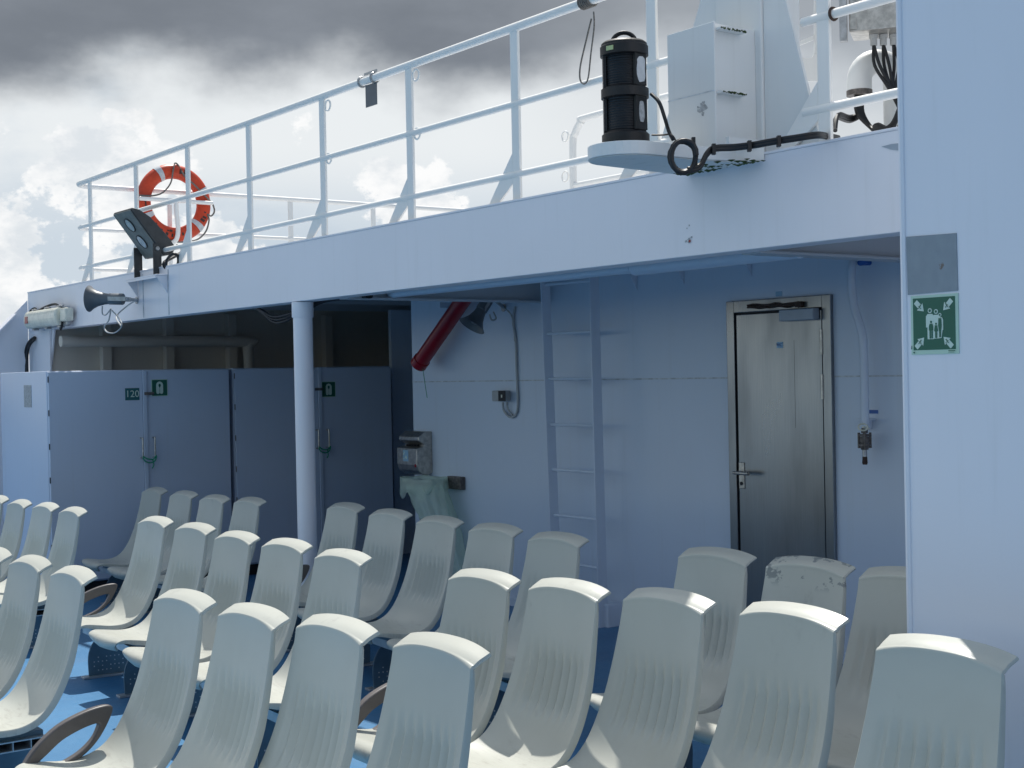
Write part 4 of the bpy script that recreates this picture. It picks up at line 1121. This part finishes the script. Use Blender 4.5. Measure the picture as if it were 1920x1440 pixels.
# light screen box behind the lantern
sb = thing('light_screen', 'white screen box with mossy shelves standing behind the black lantern', 'screen', (4.12, 4.3, ZT))
xs = 4.10
ya, yb = at(1340, 150, x=xs).y, at(1252, 150, x=xs).y
ztop = at(1296, 52, x=xs).z
MB().box(xs, xs + 0.012, ya, yb, ZT - 0.0, ztop).build('front_plate', white2, sb, smooth=False, bevel=0.003)
MB().box(xs + 0.013, 4.27, yb - 0.012, yb, ZT, ztop).build('side_plate', white2, sb, smooth=False)
MB().box(xs + 0.013, XF + 0.054, ya + 0.012, ya + 0.02, ZT + 0.0125, ztop - 0.004).build('inner_plate', white2, sb, smooth=False)
for pyy in (52, 172):
    z_ = at(1342, pyy, x=xs).z
    s_ = MB().box(xs + 0.013, 4.261, ya - 0.03, ya + 0.0115, z_ - 0.004, z_ + 0.004).build('shelf', white2, sb, smooth=False)
    mb = MB()
    for k in range(60):
        x_ = random.uniform(xs + 0.015, 4.258); r_ = random.uniform(.0025, .006)
        mb.lathe([(0.0, -r_ * .6), (r_, 0), (r_ * .6, r_ * .5), (0, r_ * .6)], V(x_, ya - 0.030, z_ + random.uniform(-.004, .002)), n=6)
    mb.build('moss_edge', moss, s_)
c_ = at(1316, 205, x=xs)
mb = MB()
for (du, dv, s_) in ((0, 0, .016), (.018, .006, .014), (-.016, -.004, .010), (.004, -.02, .009), (.012, .026, .008), (-.022, .012, .006), (.0, .018, .010)):
    poly = []
    for i in range(9):
        a_ = 2 * math.pi * i / 9; r_ = s_ * random.uniform(.55, 1.35)
        poly.append(V(xs - 0.0005, c_.y - du + r_ * math.cos(a_), c_.z + dv + r_ * math.sin(a_)))
    mb.prism(poly, (-0.0008 - 0.0003 * s_ * 10, 0, 0))
mb.build('paint_chip', chipm, sb, smooth=False)
z_ = at(1296, 180, x=xs).z
MB().box(xs - 0.002, xs + 0.001, ya, yb, z_ - 0.002, z_ + 0.002).build('weld_line', seamp, sb, smooth=False)

# mast foot
ms = thing('mast_foot', 'large white tapered mast foot rising from the upper deck edge', 'mast', (4.4, 4.2, ZT))
MH = 3.75
p1, p2 = at(1540, 240, x=XF + 0.07), at(1470, 0, x=XF + 0.07)
sl_r = (p2.y - p1.y) / (p2.z - p1.z)
q1, q2 = at(1296, 49, x=XF + 0.07), at(1311, 0, x=XF + 0.07)
sl_l = (q2.y - q1.y) / (q2.z - q1.z)
yr0, yl0 = p1.y - 0.0, q1.y - sl_l * (q1.z - p1.z)
ym = at(1395, 150, x=XF).y
yp0, yp1 = at(1405, 150, x=XF - 0.02).y, at(1318, 20, x=XF - 0.02).y
mb = MB()
mb.prism([V(XF + 0.07, yr0, ZT), V(XF + 0.07, yp0 - 0.002, ZT), V(XF + 0.07, yp0 - 0.002, MH - 0.05), V(XF + 0.07, min(yp0 - 0.01, yr0 + sl_r * (MH - 0.1 - ZT)), MH - 0.1)], (0.016, 0, 0))
mb.build('gusset', white2, ms, smooth=False)
mb = MB()
mb.prism([V(XF + 0.07, yl0, ZT), V(XF + 0.07, yp1 + 0.002, ZT), V(XF + 0.07, yp1 + 0.002, q1.z - (q1.y - yp1 - 0.004) / sl_l)], (0.016, 0, 0))
mb.build('gusset', white2, ms, smooth=False)
MB().box(XF + 0.055, XF + 0.30, yp0, yp1, ZT, MH).build('column', white2, ms, smooth=False, bevel=0.006)

# things behind the railing at the right
D1 = 6.3
eb = thing('electrical_box', 'steel electrical box with cable glands hung behind the railing', 'electrical box', atd(1650, 70, D1))
bl_, br_ = atd(1592, 60, D1), atd(1720, 20, D1 - 0.1)
ex_ = (br_ - bl_); ex_.z = 0; Lb = ex_.length; ex_.normalize(); ey_ = V(0, 0, 1).cross(ex_)
cz = bl_.z
MB().obox(bl_ + ex_ * Lb / 2 + ey_ * 0.10 + V(0, 0, 0.2), ex_ * Lb / 2, ey_ * 0.10, V(0, 0, 0.2)).build('cabinet', steel2, eb, smooth=False, bevel=0.006)
MB().obox(bl_ + ex_ * 0.02 + ey_ * -0.004 + V(0, 0, 0.035), ex_ * 0.014, ey_ * 0.004, V(0, 0, 0.025)).build('latch', steel2, eb, smooth=False)
mbc = MB()
for k, px in enumerate((1638, 1656, 1675, 1692)):
    g_ = atd(px, 72, D1 + 0.06); g_.z = cz
    MB().lathe([(0.016, -0.05), (0.016, -0.02), (0.021, -0.018), (0.021, -0.001)], g_, n=10).build('gland', greyc, eb)
    for dd in (-0.01, 0.012):
        mbc.tube(cr([g_ + V(0, 0, -0.045), g_ + ex_ * (0.012 + dd) + V(0, 0, -0.14), atd(1668 + 5 * k + 200 * dd, 165, D1 + 0.03), atd(1690 + 4 * k, 215, D1), atd(1684, 240, D1)], 5), 0.008, 6)
mbc.build('cable', cable, eb)
MB().obox(atd(1581, 20, D1 - 0.02) , ex_ * 0.016, ey_ * 0.02, V(0, 0, 0.14)).build('mounting_bar', galv, eb, smooth=False)
gn = thing('gooseneck_vent', 'white gooseneck cable pipe curving down on the upper deck', 'vent pipe', atd(1640, 250, 6.5))
mb = MB(); pts = []
c_ = atd(1645, 150, 6.5)
Rg = 0.085
pts = [c_ - RGT0 * Rg + V(0, 0, -0.06)]
for k in range(15):
    a_ = math.pi - math.pi * k / 14
    pts.append(c_ + RGT0 * Rg * math.cos(a_) + V(0, 0, Rg * math.sin(a_)))
pts.append(V((c_ + RGT0 * Rg).x, (c_ + RGT0 * Rg).y, ZT))
mb.tube(pts, 0.058, 18); mb.build('pipe', white2, gn)
mth = pts[0]
MB().lathe([(0.060, -0.012), (0.060, 0.012)], mth, n=18).build('mouth_ring', brass, gn)
for k in range(5):
    off = (k - 2) * 0.010
    MB().tube(cr([mth + V(off, 0, 0.0), mth + V(off, 0, -0.09), mth + RGT0 * (0.05 + off) + V(0, off, -0.16), atd(1646, 238 + k, 6.4) + V(0, 0, off), atd(1672, 234 + k * 2, 6.3), atd(1686, 205, 6.3)], 5), 0.011, 6).build('cable', cable, gn)
mb = MB()
for k in range(3):
    mb.tube(cr([mth + V(0.01 * k, 0, -0.10), mth - RGT0 * (0.05) + V(0, 0, -0.11 - .01 * k), atd(1572 - k * 2, 215 + k * 3, 6.2), atd(1566, 245, 6.1)], 5), 0.010, 6)
mb.build('cable', cable, gn)
sf = thing('signal_frame', 'white cut out steel frame behind the railing post near the mast', 'frame', atd(1520, 155, 6.6))
def fp(px, py): return atd(px, py, 6.6)
vv = FWD0 * 0.015
mb = MB()
mb.prism([fp(1527, -60), fp(1548, -60), fp(1548, 100), fp(1527, 100)], vv)
mb.prism([fp(1480, 108), fp(1522, 108), fp(1527, 100.5), fp(1548, 100.5), fp(1552, 152), fp(1505, 152)], vv)
mb.prism([fp(1484, 83), fp(1526.5, 66), fp(1526.5, 74), fp(1484, 91)], vv)
mb.build('plate', white2, sf, smooth=False)
MB().prism([fp(1535, 152.5), fp(1549, 152.5), fp(1549, 300), fp(1535, 300)], vv).build('stand', white2, sf, smooth=False)

# ------------------------------------------------------------------ muster sign
e1, e2, nx = V(0, -1, 0), V(0, 0, 1), V(-1, 0, 0)
TL, TR, BL, BR = at(1708, 556, x=XR), at(1797, 549, x=XR), at(1711, 666, x=XR), at(1799.5, 662, x=XR)
sgn = thing('assembly_sign', 'green assembly station sign with four arrows and a family pictogram', 'sign', (TL + BR) / 2 - V(0, 0, 0.1))
Wd, Hd = (TL.y - TR.y + BL.y - BR.y) / 2, (TL.z - BL.z + TR.z - BR.z) / 2
SO = V(XR, (TL.y + BL.y) / 2, (BL.z + BR.z) / 2)
def sp_(u, v, d=0.0): return SO + e1 * (u * Wd) + e2 * (v * Hd) + nx * d
def spoly(m_, pts, d, th=0.0006): m_.prism([sp_(u, v, d) for (u, v) in pts], nx * th)
m_ = MB(); spoly(m_, [(0, 0), (1, 0), (1, 1), (0, 1)], 0.0, 0.003); m_.build('backing', lumi, sgn, smooth=False)
m_ = MB(); spoly(m_, [(0.05, 0.075), (0.94, 0.075), (0.94, 0.955), (0.05, 0.955)], 0.0031); m_.build('green_panel', green, sgn, smooth=False)
ASP = Wd / Hd
def circ(cx, cy, r, n=18): return [(cx + r * math.cos(2 * math.pi * k / n), cy + r * ASP * math.sin(2 * math.pi * k / n)) for k in range(n)]
m_ = MB(); k_ = 0
def wp(pts):
    global k_
    spoly(m_, pts, 0.0038 + 0.00004 * k_, 0.0005); k_ += 1
for (cx, cy, sx, sy) in ((0.21, 0.80, 1, -1), (0.77, 0.80, -1, -1), (0.21, 0.215, 1, 1), (0.77, 0.215, -1, 1)):
    base = [(-0.135, -0.070), (-0.070, -0.135), (0.022, -0.043), (0.050, -0.071), (0.075, 0.075), (-0.071, 0.050), (-0.043, 0.022)]
    wp([(cx + a_ * sx, cy + b_ * sy * ASP) for (a_, b_) in base])
wp(circ(0.415, 0.735, 0.044)); wp(circ(0.545, 0.715, 0.042)); wp(circ(0.625, 0.655, 0.034))
def man(cx, top, bot, w_, round_=0.02):
    return [(cx - w_ * 0.6, top), (cx + w_ * 0.6, top), (cx + w_, top - 0.04), (cx + w_, bot), (cx - w_, bot), (cx - w_, top - 0.04)]
wp(man(0.415, 0.680, 0.455, 0.085)); wp([(0.36, 0.46), (0.50, 0.46), (0.50, 0.255), (0.36, 0.255)])
wp(man(0.545, 0.660, 0.42, 0.08)); wp([(0.48, 0.43), (0.61, 0.43), (0.61, 0.262), (0.48, 0.262)])
wp(man(0.63, 0.615, 0.40, 0.062)); wp([(0.58, 0.41), (0.68, 0.41), (0.655, 0.268), (0.58, 0.268)])
m_.build('pictogram', pale, sgn, smooth=False)
m_ = MB(); k_ = 0
def gp(pts):
    global k_
    spoly(m_, pts, 0.0050 + 0.00005 * k_, 0.0004); k_ += 1
for (cx, cy, r) in ((0.415, 0.735, 0.024), (0.545, 0.715, 0.023), (0.625, 0.655, 0.018), (0.44, 0.545, 0.021), (0.545, 0.51, 0.018)): gp(circ(cx, cy, r))
gp(man(0.44, 0.515, 0.40, 0.045)); gp([(0.405, 0.41), (0.435, 0.41), (0.435, 0.265), (0.405, 0.265)]); gp([(0.445, 0.41), (0.475, 0.41), (0.475, 0.268), (0.445, 0.268)])
gp([(0.52, 0.485), (0.57, 0.485), (0.585, 0.385), (0.505, 0.385)]); gp([(0.525, 0.385), (0.542, 0.385), (0.542, 0.27), (0.525, 0.27)]); gp([(0.55, 0.385), (0.567, 0.385), (0.567, 0.27), (0.55, 0.27)])
gp([(0.60, 0.60), (0.655, 0.60), (0.665, 0.48), (0.648, 0.38), (0.607, 0.38), (0.592, 0.48)]); gp([(0.612, 0.38), (0.63, 0.38), (0.63, 0.282), (0.612, 0.282)]); gp([(0.635, 0.38), (0.65, 0.38), (0.645, 0.282), (0.635, 0.282)])
for (cx, cy, sx, sy) in ((0.205, 0.805, 1, 1), (0.775, 0.805, -1, 1), (0.205, 0.21, 1, 1), (0.775, 0.21, -1, 1)):
    R_ = lambda pts: [(cx + a_ * sx, cy + b_ * sy * ASP) for (a_, b_) in pts]
    gp([(cx + 0.018 * sx + 0.011 * math.cos(2 * math.pi * k / 8), cy + 0.032 * ASP + 0.011 * ASP * math.sin(2 * math.pi * k / 8)) for k in range(8)])
    gp(R_([(0.004, 0.022), (0.016, 0.016), (0.0, -0.012), (-0.012, -0.004)]))
    gp(R_([(-0.035, 0.010), (0.012, 0.022), (0.012, 0.014), (-0.033, 0.003)]))
    gp(R_([(-0.012, -0.004), (-0.002, -0.012), (-0.036, -0.036), (-0.040, -0.028)]))
    gp(R_([(-0.006, -0.010), (0.004, -0.010), (0.030, -0.022), (0.018, -0.042), (0.010, -0.038), (0.018, -0.024)]))
gp(circ(0.075, 0.036, 0.016)); gp([(0.80, 0.046), (0.94, 0.046), (0.94, 0.058), (0.80, 0.058)]); gp([(0.80, 0.024), (0.92, 0.024), (0.92, 0.030), (0.80, 0.030)])
gp([(0.012, 0.09), (0.034, 0.10), (0.034, 0.155), (0.020, 0.15)])
m_.build('pictogram_gap', green, sgn, smooth=False)

# ------------------------------------------------------------------ seats
def lerp_tab(tab, s):
    for i in range(len(tab) - 1):
        if s <= tab[i + 1][0]:
            f = (s - tab[i][0]) / (tab[i + 1][0] - tab[i][0])
            return i, f
    return len(tab) - 2, 1.0
# key rows of the moulded shell: x, z, half width, edge lift (towards the sitter), arch drop at the sides
KEY = [
    (-0.478, 0.424, 0.110, 0.000, 0.006), (-0.494, 0.448, 0.147, 0.000, 0.004), (-0.484, 0.472, 0.180, 0.000, 0.004), (-0.448, 0.482, 0.198, 0.000, 0.0),
    (-0.388, 0.472, 0.206, 0.004, 0.0), (-0.310, 0.455, 0.210, 0.010, 0.0), (-0.232, 0.450, 0.211, 0.018, 0.0), (-0.164, 0.466, 0.210, 0.026, 0.0),
    (-0.114, 0.502, 0.208, 0.030, 0.0), (-0.078, 0.550, 0.206, 0.030, 0.0), (-0.050, 0.608, 0.203, 0.027, 0.0), (-0.027, 0.672, 0.199, 0.023, 0.0),
    (-0.008, 0.745, 0.194, 0.019, 0.0), (0.008, 0.825, 0.188, 0.015, 0.003), (0.019, 0.895, 0.184, 0.012, 0.012), (0.024, 0.940, 0.182, 0.010, 0.018),
    (0.0245, 0.958, 0.182, 0.009, 0.025), (0.0290, 0.9635, 0.182, 0.004, 0.025), (0.052, 0.975, 0.182, 0.0, 0.022), (0.092, 0.986, 0.184, 0.0, 0.018)]
KEY = [(x, z, w_ * 1.04, l_, d_) for (x, z, w_, l_, d_) in KEY]
KEY = [(x if z > 0.9 else x * 1.04, z if z > 0.9 else 0.9 - (0.9 - z) * 1.12, w_, l_, d_) for (x, z, w_, l_, d_) in KEY]
def crs(vals, u):
    n = len(vals); i = min(int(u), n - 2); t = u - i
    p0, p1, p2, p3 = vals[max(i - 1, 0)], vals[i], vals[i + 1], vals[min(i + 2, n - 1)]
    return 0.5 * ((2 * p1) + (p2 - p0) * t + (2 * p0 - 5 * p1 + 4 * p2 - p3) * t * t + (3 * p1 - p0 - 3 * p2 + p3) * t ** 3)
def shell_mesh():
    NS, NT = 96, 57
    colv = list(zip(*KEY))
    P = [[None] * NT for _ in range(NS)]
    U = [i * (len(KEY) - 1) / (NS - 1) for i in range(NS)]
    for i, u in enumerate(U):
        x, z, hw, lift, drop = (crs(c_, u) for c_ in colv)
        x2, z2 = crs(colv[0], min(u + 0.05, len(KEY) - 1)), crs(colv[1], min(u + 0.05, len(KEY) - 1))
        x1, z1 = crs(colv[0], max(u - 0.05, 0)), crs(colv[1], max(u - 0.05, 0))
        tx, tz = x2 - x1, z2 - z1
        L_ = math.hypot(tx, tz); tx /= L_; tz /= L_
        nx_, nz_ = -tz, tx                               # towards the sitter
        zwin = max(0.0, min(1, (z - 0.50) / 0.08)) * max(0.0, min(1, (0.79 - z) / 0.10)) if u > 8.5 else 0.0
        zwin = zwin * zwin * (3 - 2 * zwin)
        for j in range(NT):
            t = -1 + 2 * j / (NT - 1)
            a_ = abs(t)
            prof = a_ ** 2.2
            fl = 0.0
            if zwin > 0 and a_ < 0.86:
                ww = 1 - max(0.0, (a_ - 0.70) / 0.16)
                ph = (t * 4.6) % 1.0
                fl = -0.018 * zwin * ww * (1 - abs(2 * ph - 1)) ** 1.1
            y = hw * t
            px_ = x + nx_ * (lift * prof + fl)
            pz_ = z + nz_ * (lift * prof + fl) - drop * a_ ** 2.4
            if u > 17: px_ -= 0.014 * a_ ** 2 * (u - 17) / 2
            if u < 2.2: px_ += 0.030 * (a_ ** 3) * (1 - u / 2.2)
            P[i][j] = Vector((px_, y, pz_))
    # normals
    Nn = [[None] * NT for _ in range(NS)]
    for i in range(NS):
        for j in range(NT):
            a = P[min(i + 1, NS - 1)][j] - P[max(i - 1, 0)][j]
            b = P[i][min(j + 1, NT - 1)] - P[i][max(j - 1, 0)]
            Nn[i][j] = b.cross(a).normalized()
            if i == NS - 1 and False: pass
    # orientation: normals must face the sitter (-x on the back)
    if Nn[NS // 2 + 10][NT // 2].x > 0:
        for r in Nn:
            for k in range(NT): r[k] = -r[k]
    vs, fs = [], []
    cols = NT + 4                                         # two rim columns on each side
    def rim(i, j, sgn_):
        n_ = Nn[i][j]; u = U[i]
        d_ = 0.012 + 0.014 * max(0.0, min(1, (u - 2) / 2)) * max(0.0, min(1, (15.5 - u) / 4.5))
        c0_ = P[i][j]
        return [c0_ - n_ * 0.006 + Vector((0, sgn_ * 0.004, 0)), c0_ - n_ * d_ + Vector((0, sgn_ * 0.001, 0))]
    for i in range(NS):
        l_ = rim(i, 0, -1); r_ = rim(i, NT - 1, 1)
        row = [l_[1], l_[0]] + P[i] + [r_[0], r_[1]]
        vs += row
    front = len(vs)
    for i in range(NS):
        row = []
        for j in range(NT):
            row.append(P[i][j] - Nn[i][j] * 0.011)
        sh_ = Vector((0, 0.006, 0))
        l_ = vs[i * cols + 0] + sh_; r_ = vs[i * cols + cols - 1] - sh_
        row = [l_, l_ + Nn[i][0] * 0.008] + row + [r_ + Nn[i][-1] * 0.008, r_]
        vs += row
    for i in range(NS - 1):
        for j in range(cols - 1):
            a, b, c_, d_ = i * cols + j, i * cols + j + 1, (i + 1) * cols + j + 1, (i + 1) * cols + j
            fs.append((a, d_, c_, b))
            fs.append((front + a, front + b, front + c_, front + d_))
    for i in range(NS - 1):
        a, d_ = i * cols, (i + 1) * cols
        fs.append((a, front + a, front + d_, d_))
        a, d_ = i * cols + cols - 1, (i + 1) * cols + cols - 1
        fs.append((a, d_, front + d_, front + a))
    for j in range(cols - 1):
        a, b = j, j + 1
        fs.append((a, b, front + b, front + a))
        a, b = (NS - 1) * cols + j, (NS - 1) * cols + j + 1
        fs.append((a, front + a, front + b, b))
    return vs, fs

def make_seat():
    t = thing('plastic_chair', 'chair', 'chair', (0, 0, 0), 'moulded plastic deck chairs')
    vs, fs = shell_mesh()
    mb = MB(); mb.add(vs, fs)
    sh_ = mb.build('shell', chairm, t, ang=50)
    mb = MB()
    mb.box(-0.34, -0.14, -0.16, 0.16, 0.355, 0.376)
    mb.build('mounting_plate', legm, t, smooth=False, bevel=0.004)
    return t
def copy_thing(o, parent=None):
    c_ = o.copy(); COL.objects.link(c_)
    if parent: c_.parent = parent
    for ch in list(o.children): copy_thing(ch, c_)
    return c_

TIPL = V(0.078, -0.191, 0.968)
SINK = 0.078                                              # the seat datum sits this far below the deck surface
BLOCKS = [
    ('far_left', 1.0, [(314, 919), (371, 926), (431, 934), (499, 939)],
     ['shaded back row chair at the aisle, below the tied handles of the numbered locker', 'shaded back row chair left of the pillar, second of four before the lockers',
      'shaded back row chair in front of the dark gap between the two lockers', 'shaded back row chair just left of the white pillar']),
    ('far_mid', 0.5, [(684, 950), (772, 963), (869, 977), (979, 992), (1103, 1010)],
     ['shaded back row chair just right of the white pillar', 'shaded back row chair below the right edge of the lockers', 'shaded back row chair directly in front of the green bin bag',
      'shaded back row chair between the green bin bag and the ladder', 'shaded back row chair directly in front of the ladder']),
    ('far_right', 1.0, [(1417, 1042), (1602, 1061), (1800, 1083)],
     ['shaded back row chair with grimy top edge, left of the steel door', 'shaded chair with dark scuff marks on its headrest in front of the steel door', 'shaded chair half hidden behind the tall deckhouse wall at the right']),
    ('mid_left', 1.0, [(17, 935), (60, 943), (111, 949), (164, 958)],
     ['middle row chair cut by the left picture edge in front of the bulwark', 'middle row chair in front of the narrow end of the numbered locker', 'middle row chair in front of the left corner of the numbered locker',
      'last middle row chair before the aisle, in front of the numbered locker door']),
    ('mid_mid', 2.0, [(326, 977), (404, 990), (487, 1007), (585, 1022), (697, 1044)],
     ['middle row chair right of the aisle with a brown armrest on its left', 'middle row chair second from the brown armrest at the aisle', 'middle row chair between the aisle and the pillar, third of five',
      'middle row chair directly in front of the white pillar', 'middle row chair just right of the pillar, last of five']),
    ('mid_right', 0.0, [(975, 1086), (1143, 1106), (1342, 1127), (1591, 1157)],
     ['middle row chair with sunlit top between the bin bag and the ladder', 'middle row chair in front of the ladder foot, its ribbed back seen whole', 'middle row chair with sunlit top between the ladder and the steel door', 'middle row chair in front of the scuffed chair and steel door']),
    ('mid_end', 0.0, [(1907, 1228)], ['large chair at the lower right with half its headrest in shadow']),
    ('near_left', 1.0, [(22, 1039), (96, 1056), (182, 1078)],
     ['front row chair mostly cut off by the left picture edge', 'front row chair second from the left picture edge', 'front row chair at the left beside the aisle, above a hollow beam end']),
    ('near_mid', 1.5, [(405, 1127), (543, 1157), (709, 1181), (919, 1221)],
     ['front row chair right of the aisle with the large brown armrest', 'front row chair second after the large brown armrest', 'front row chair third after the large brown armrest', 'front row chair nearest the camera at the bottom centre']),
]
BENCHLAB = {
    'far_left': 'steel seat beam under the four shaded seats in front of the lockers', 'far_mid': 'steel seat beam under the five shaded seats right of the pillar',
    'far_right': 'steel seat beam under the shaded seats by the steel door', 'mid_left': 'steel seat beam under the far left seats by the bulwark',
    'mid_mid': 'steel seat beam under the five middle row seats beyond the aisle, with brown armrest', 'mid_right': 'steel seat beam under the four middle row seats in front of the ladder',
    'mid_end': 'steel seat beam under the seat in the lower right corner', 'near_left': 'steel seat beam with open hollow end at the left picture edge',
    'near_mid': 'steel seat beam under the front row, with the large brown armrest'}
proto = make_seat()
first = True
scuffed_mesh = None
for (bn, hd, tips, labs) in BLOCKS:
    th = rad(hd)
    Rm = Matrix.Rotation(th, 4, 'Z')
    pos = []
    for (px, py), lab in zip(tips, labs):
        zt_ = 0.968
        for _ in range(12):
            T = at(px, py, z=zt_); zt_ = 0.968 - SINK + deck_z(T.y)
        p0 = T - (Rm @ V(TIPL.x, TIPL.y, 0)); p0.z = deck_z(p0.y) - SINK
        s_ = proto if first else copy_thing(proto)
        first = False
        s_.location = p0; s_.rotation_euler = (0, 0, th + rad(random.uniform(-0.8, 0.8)))
        s_['label'] = lab
        pos.append(p0)
        if 'scuff marks' in lab:
            for ch in s_.children:
                if ch.name.startswith('shell'):
                    ch.data = ch.data.copy(); ch.data.materials[0] = chairs_scuffed
    # supporting beam
    if len(pos) > 1: d_ = (pos[0] - pos[-1]).normalized()
    else: d_ = Rm @ V(0, 1, 0)
    fx = V(d_.y, -d_.x, 0)                                # towards the back of the seats
    A, B_ = pos[0] + d_ * 0.215, pos[-1] - d_ * 0.20
    t = thing('bench_beam', BENCHLAB[bn], 'bench beam', (A + B_) / 2, 'steel beams carrying the seats')
    mid = (A + B_) / 2
    Ld = (A - B_).length / 2
    mb = MB()
    for (x0, x1, z0, z1) in ((-0.34, -0.14, 0.349, 0.354), (-0.34, -0.14, 0.312, 0.317), (-0.34, -0.335, 0.317, 0.349), (-0.145, -0.14, 0.317, 0.349), (-0.272, -0.268, 0.317, 0.349), (-0.202, -0.198, 0.317, 0.349)):
        mb.obox(mid + fx * ((x0 + x1) / 2) + V(0, 0, (z0 + z1) / 2), d_ * Ld, fx * ((x1 - x0) / 2), V(0, 0, (z1 - z0) / 2))
    mb.build('hollow_rail', alu, t, smooth=False)
    for p0 in pos:
        # arched perforated leg plate under each seat
        arch = []
        c_ = p0 + fx * -0.235
        wq = 0.135
        for k in range(21):
            a_ = math.pi - math.pi * k / 20
            arch.append(c_ + fx * (wq * math.cos(a_)) + V(0, 0, 0.17 + 0.165 * math.sin(a_) ** 0.9))
        arch = [c_ + fx * -wq * 0.96 + V(0, 0, SINK - 0.02)] + arch + [c_ + fx * wq * 0.96 + V(0, 0, SINK - 0.02)]
        mbq = MB(); mbq.prism(arch, d_ * 0.012)
        lg = mbq.build('leg', legm, t, smooth=False, bevel=0.003)
        mbh = MB()
        for r_ in range(4):
            for q_ in range(9):
                if (r_ + q_ * 2) % 7 in (0, 3): continue
                mbh.disc(c_ + fx * (-0.10 + 0.024 * q_) + V(0, 0, SINK + 0.04 + 0.025 * r_) - d_ * 0.0006, -d_, 0.004, 6, 0.0006)
        mbh.build('hole_light_dot', tape, lg, smooth=False)  # pale discs paint the sunlit deck showing through the holes
        MB().obox(c_ + V(0, 0, SINK + 0.006), fx * 0.17, d_ * 0.035, V(0, 0, 0.006)).build('foot', alu, t, smooth=False, bevel=0.002)
    if bn in ('far_mid', 'mid_mid', 'mid_right', 'mid_end', 'near_mid'):
        c_ = pos[0] + d_ * 0.218
        out_ = cr([(-0.435, 0, 0.415), (-0.43, 0, 0.455), (-0.385, 0, 0.515), (-0.31, 0, 0.572), (-0.22, 0, 0.605), (-0.145, 0, 0.615), (-0.118, 0, 0.602), (-0.135, 0, 0.555), (-0.175, 0, 0.495), (-0.23, 0, 0.45), (-0.31, 0, 0.416), (-0.38, 0, 0.402)], 4, closed=True)
        inn_ = cr([(-0.395, 0, 0.430), (-0.385, 0, 0.455), (-0.352, 0, 0.480), (-0.298, 0, 0.520), (-0.235, 0, 0.545), (-0.185, 0, 0.556), (-0.168, 0, 0.552), (-0.172, 0, 0.535), (-0.192, 0, 0.502), (-0.24, 0, 0.465), (-0.315, 0, 0.436), (-0.37, 0, 0.424)], 4, closed=True)
        W_ = lambda p: c_ + fx * (p.x * 1.05) + V(0, 0, p.z - 0.03)
        mb = MB(); mb.ringprism([W_(p) for p in out_], [W_(p) for p in inn_], d_ * 0.034)
        mb.build('armrest', armm, t, smooth=True, bevel=0.006, ang=50)
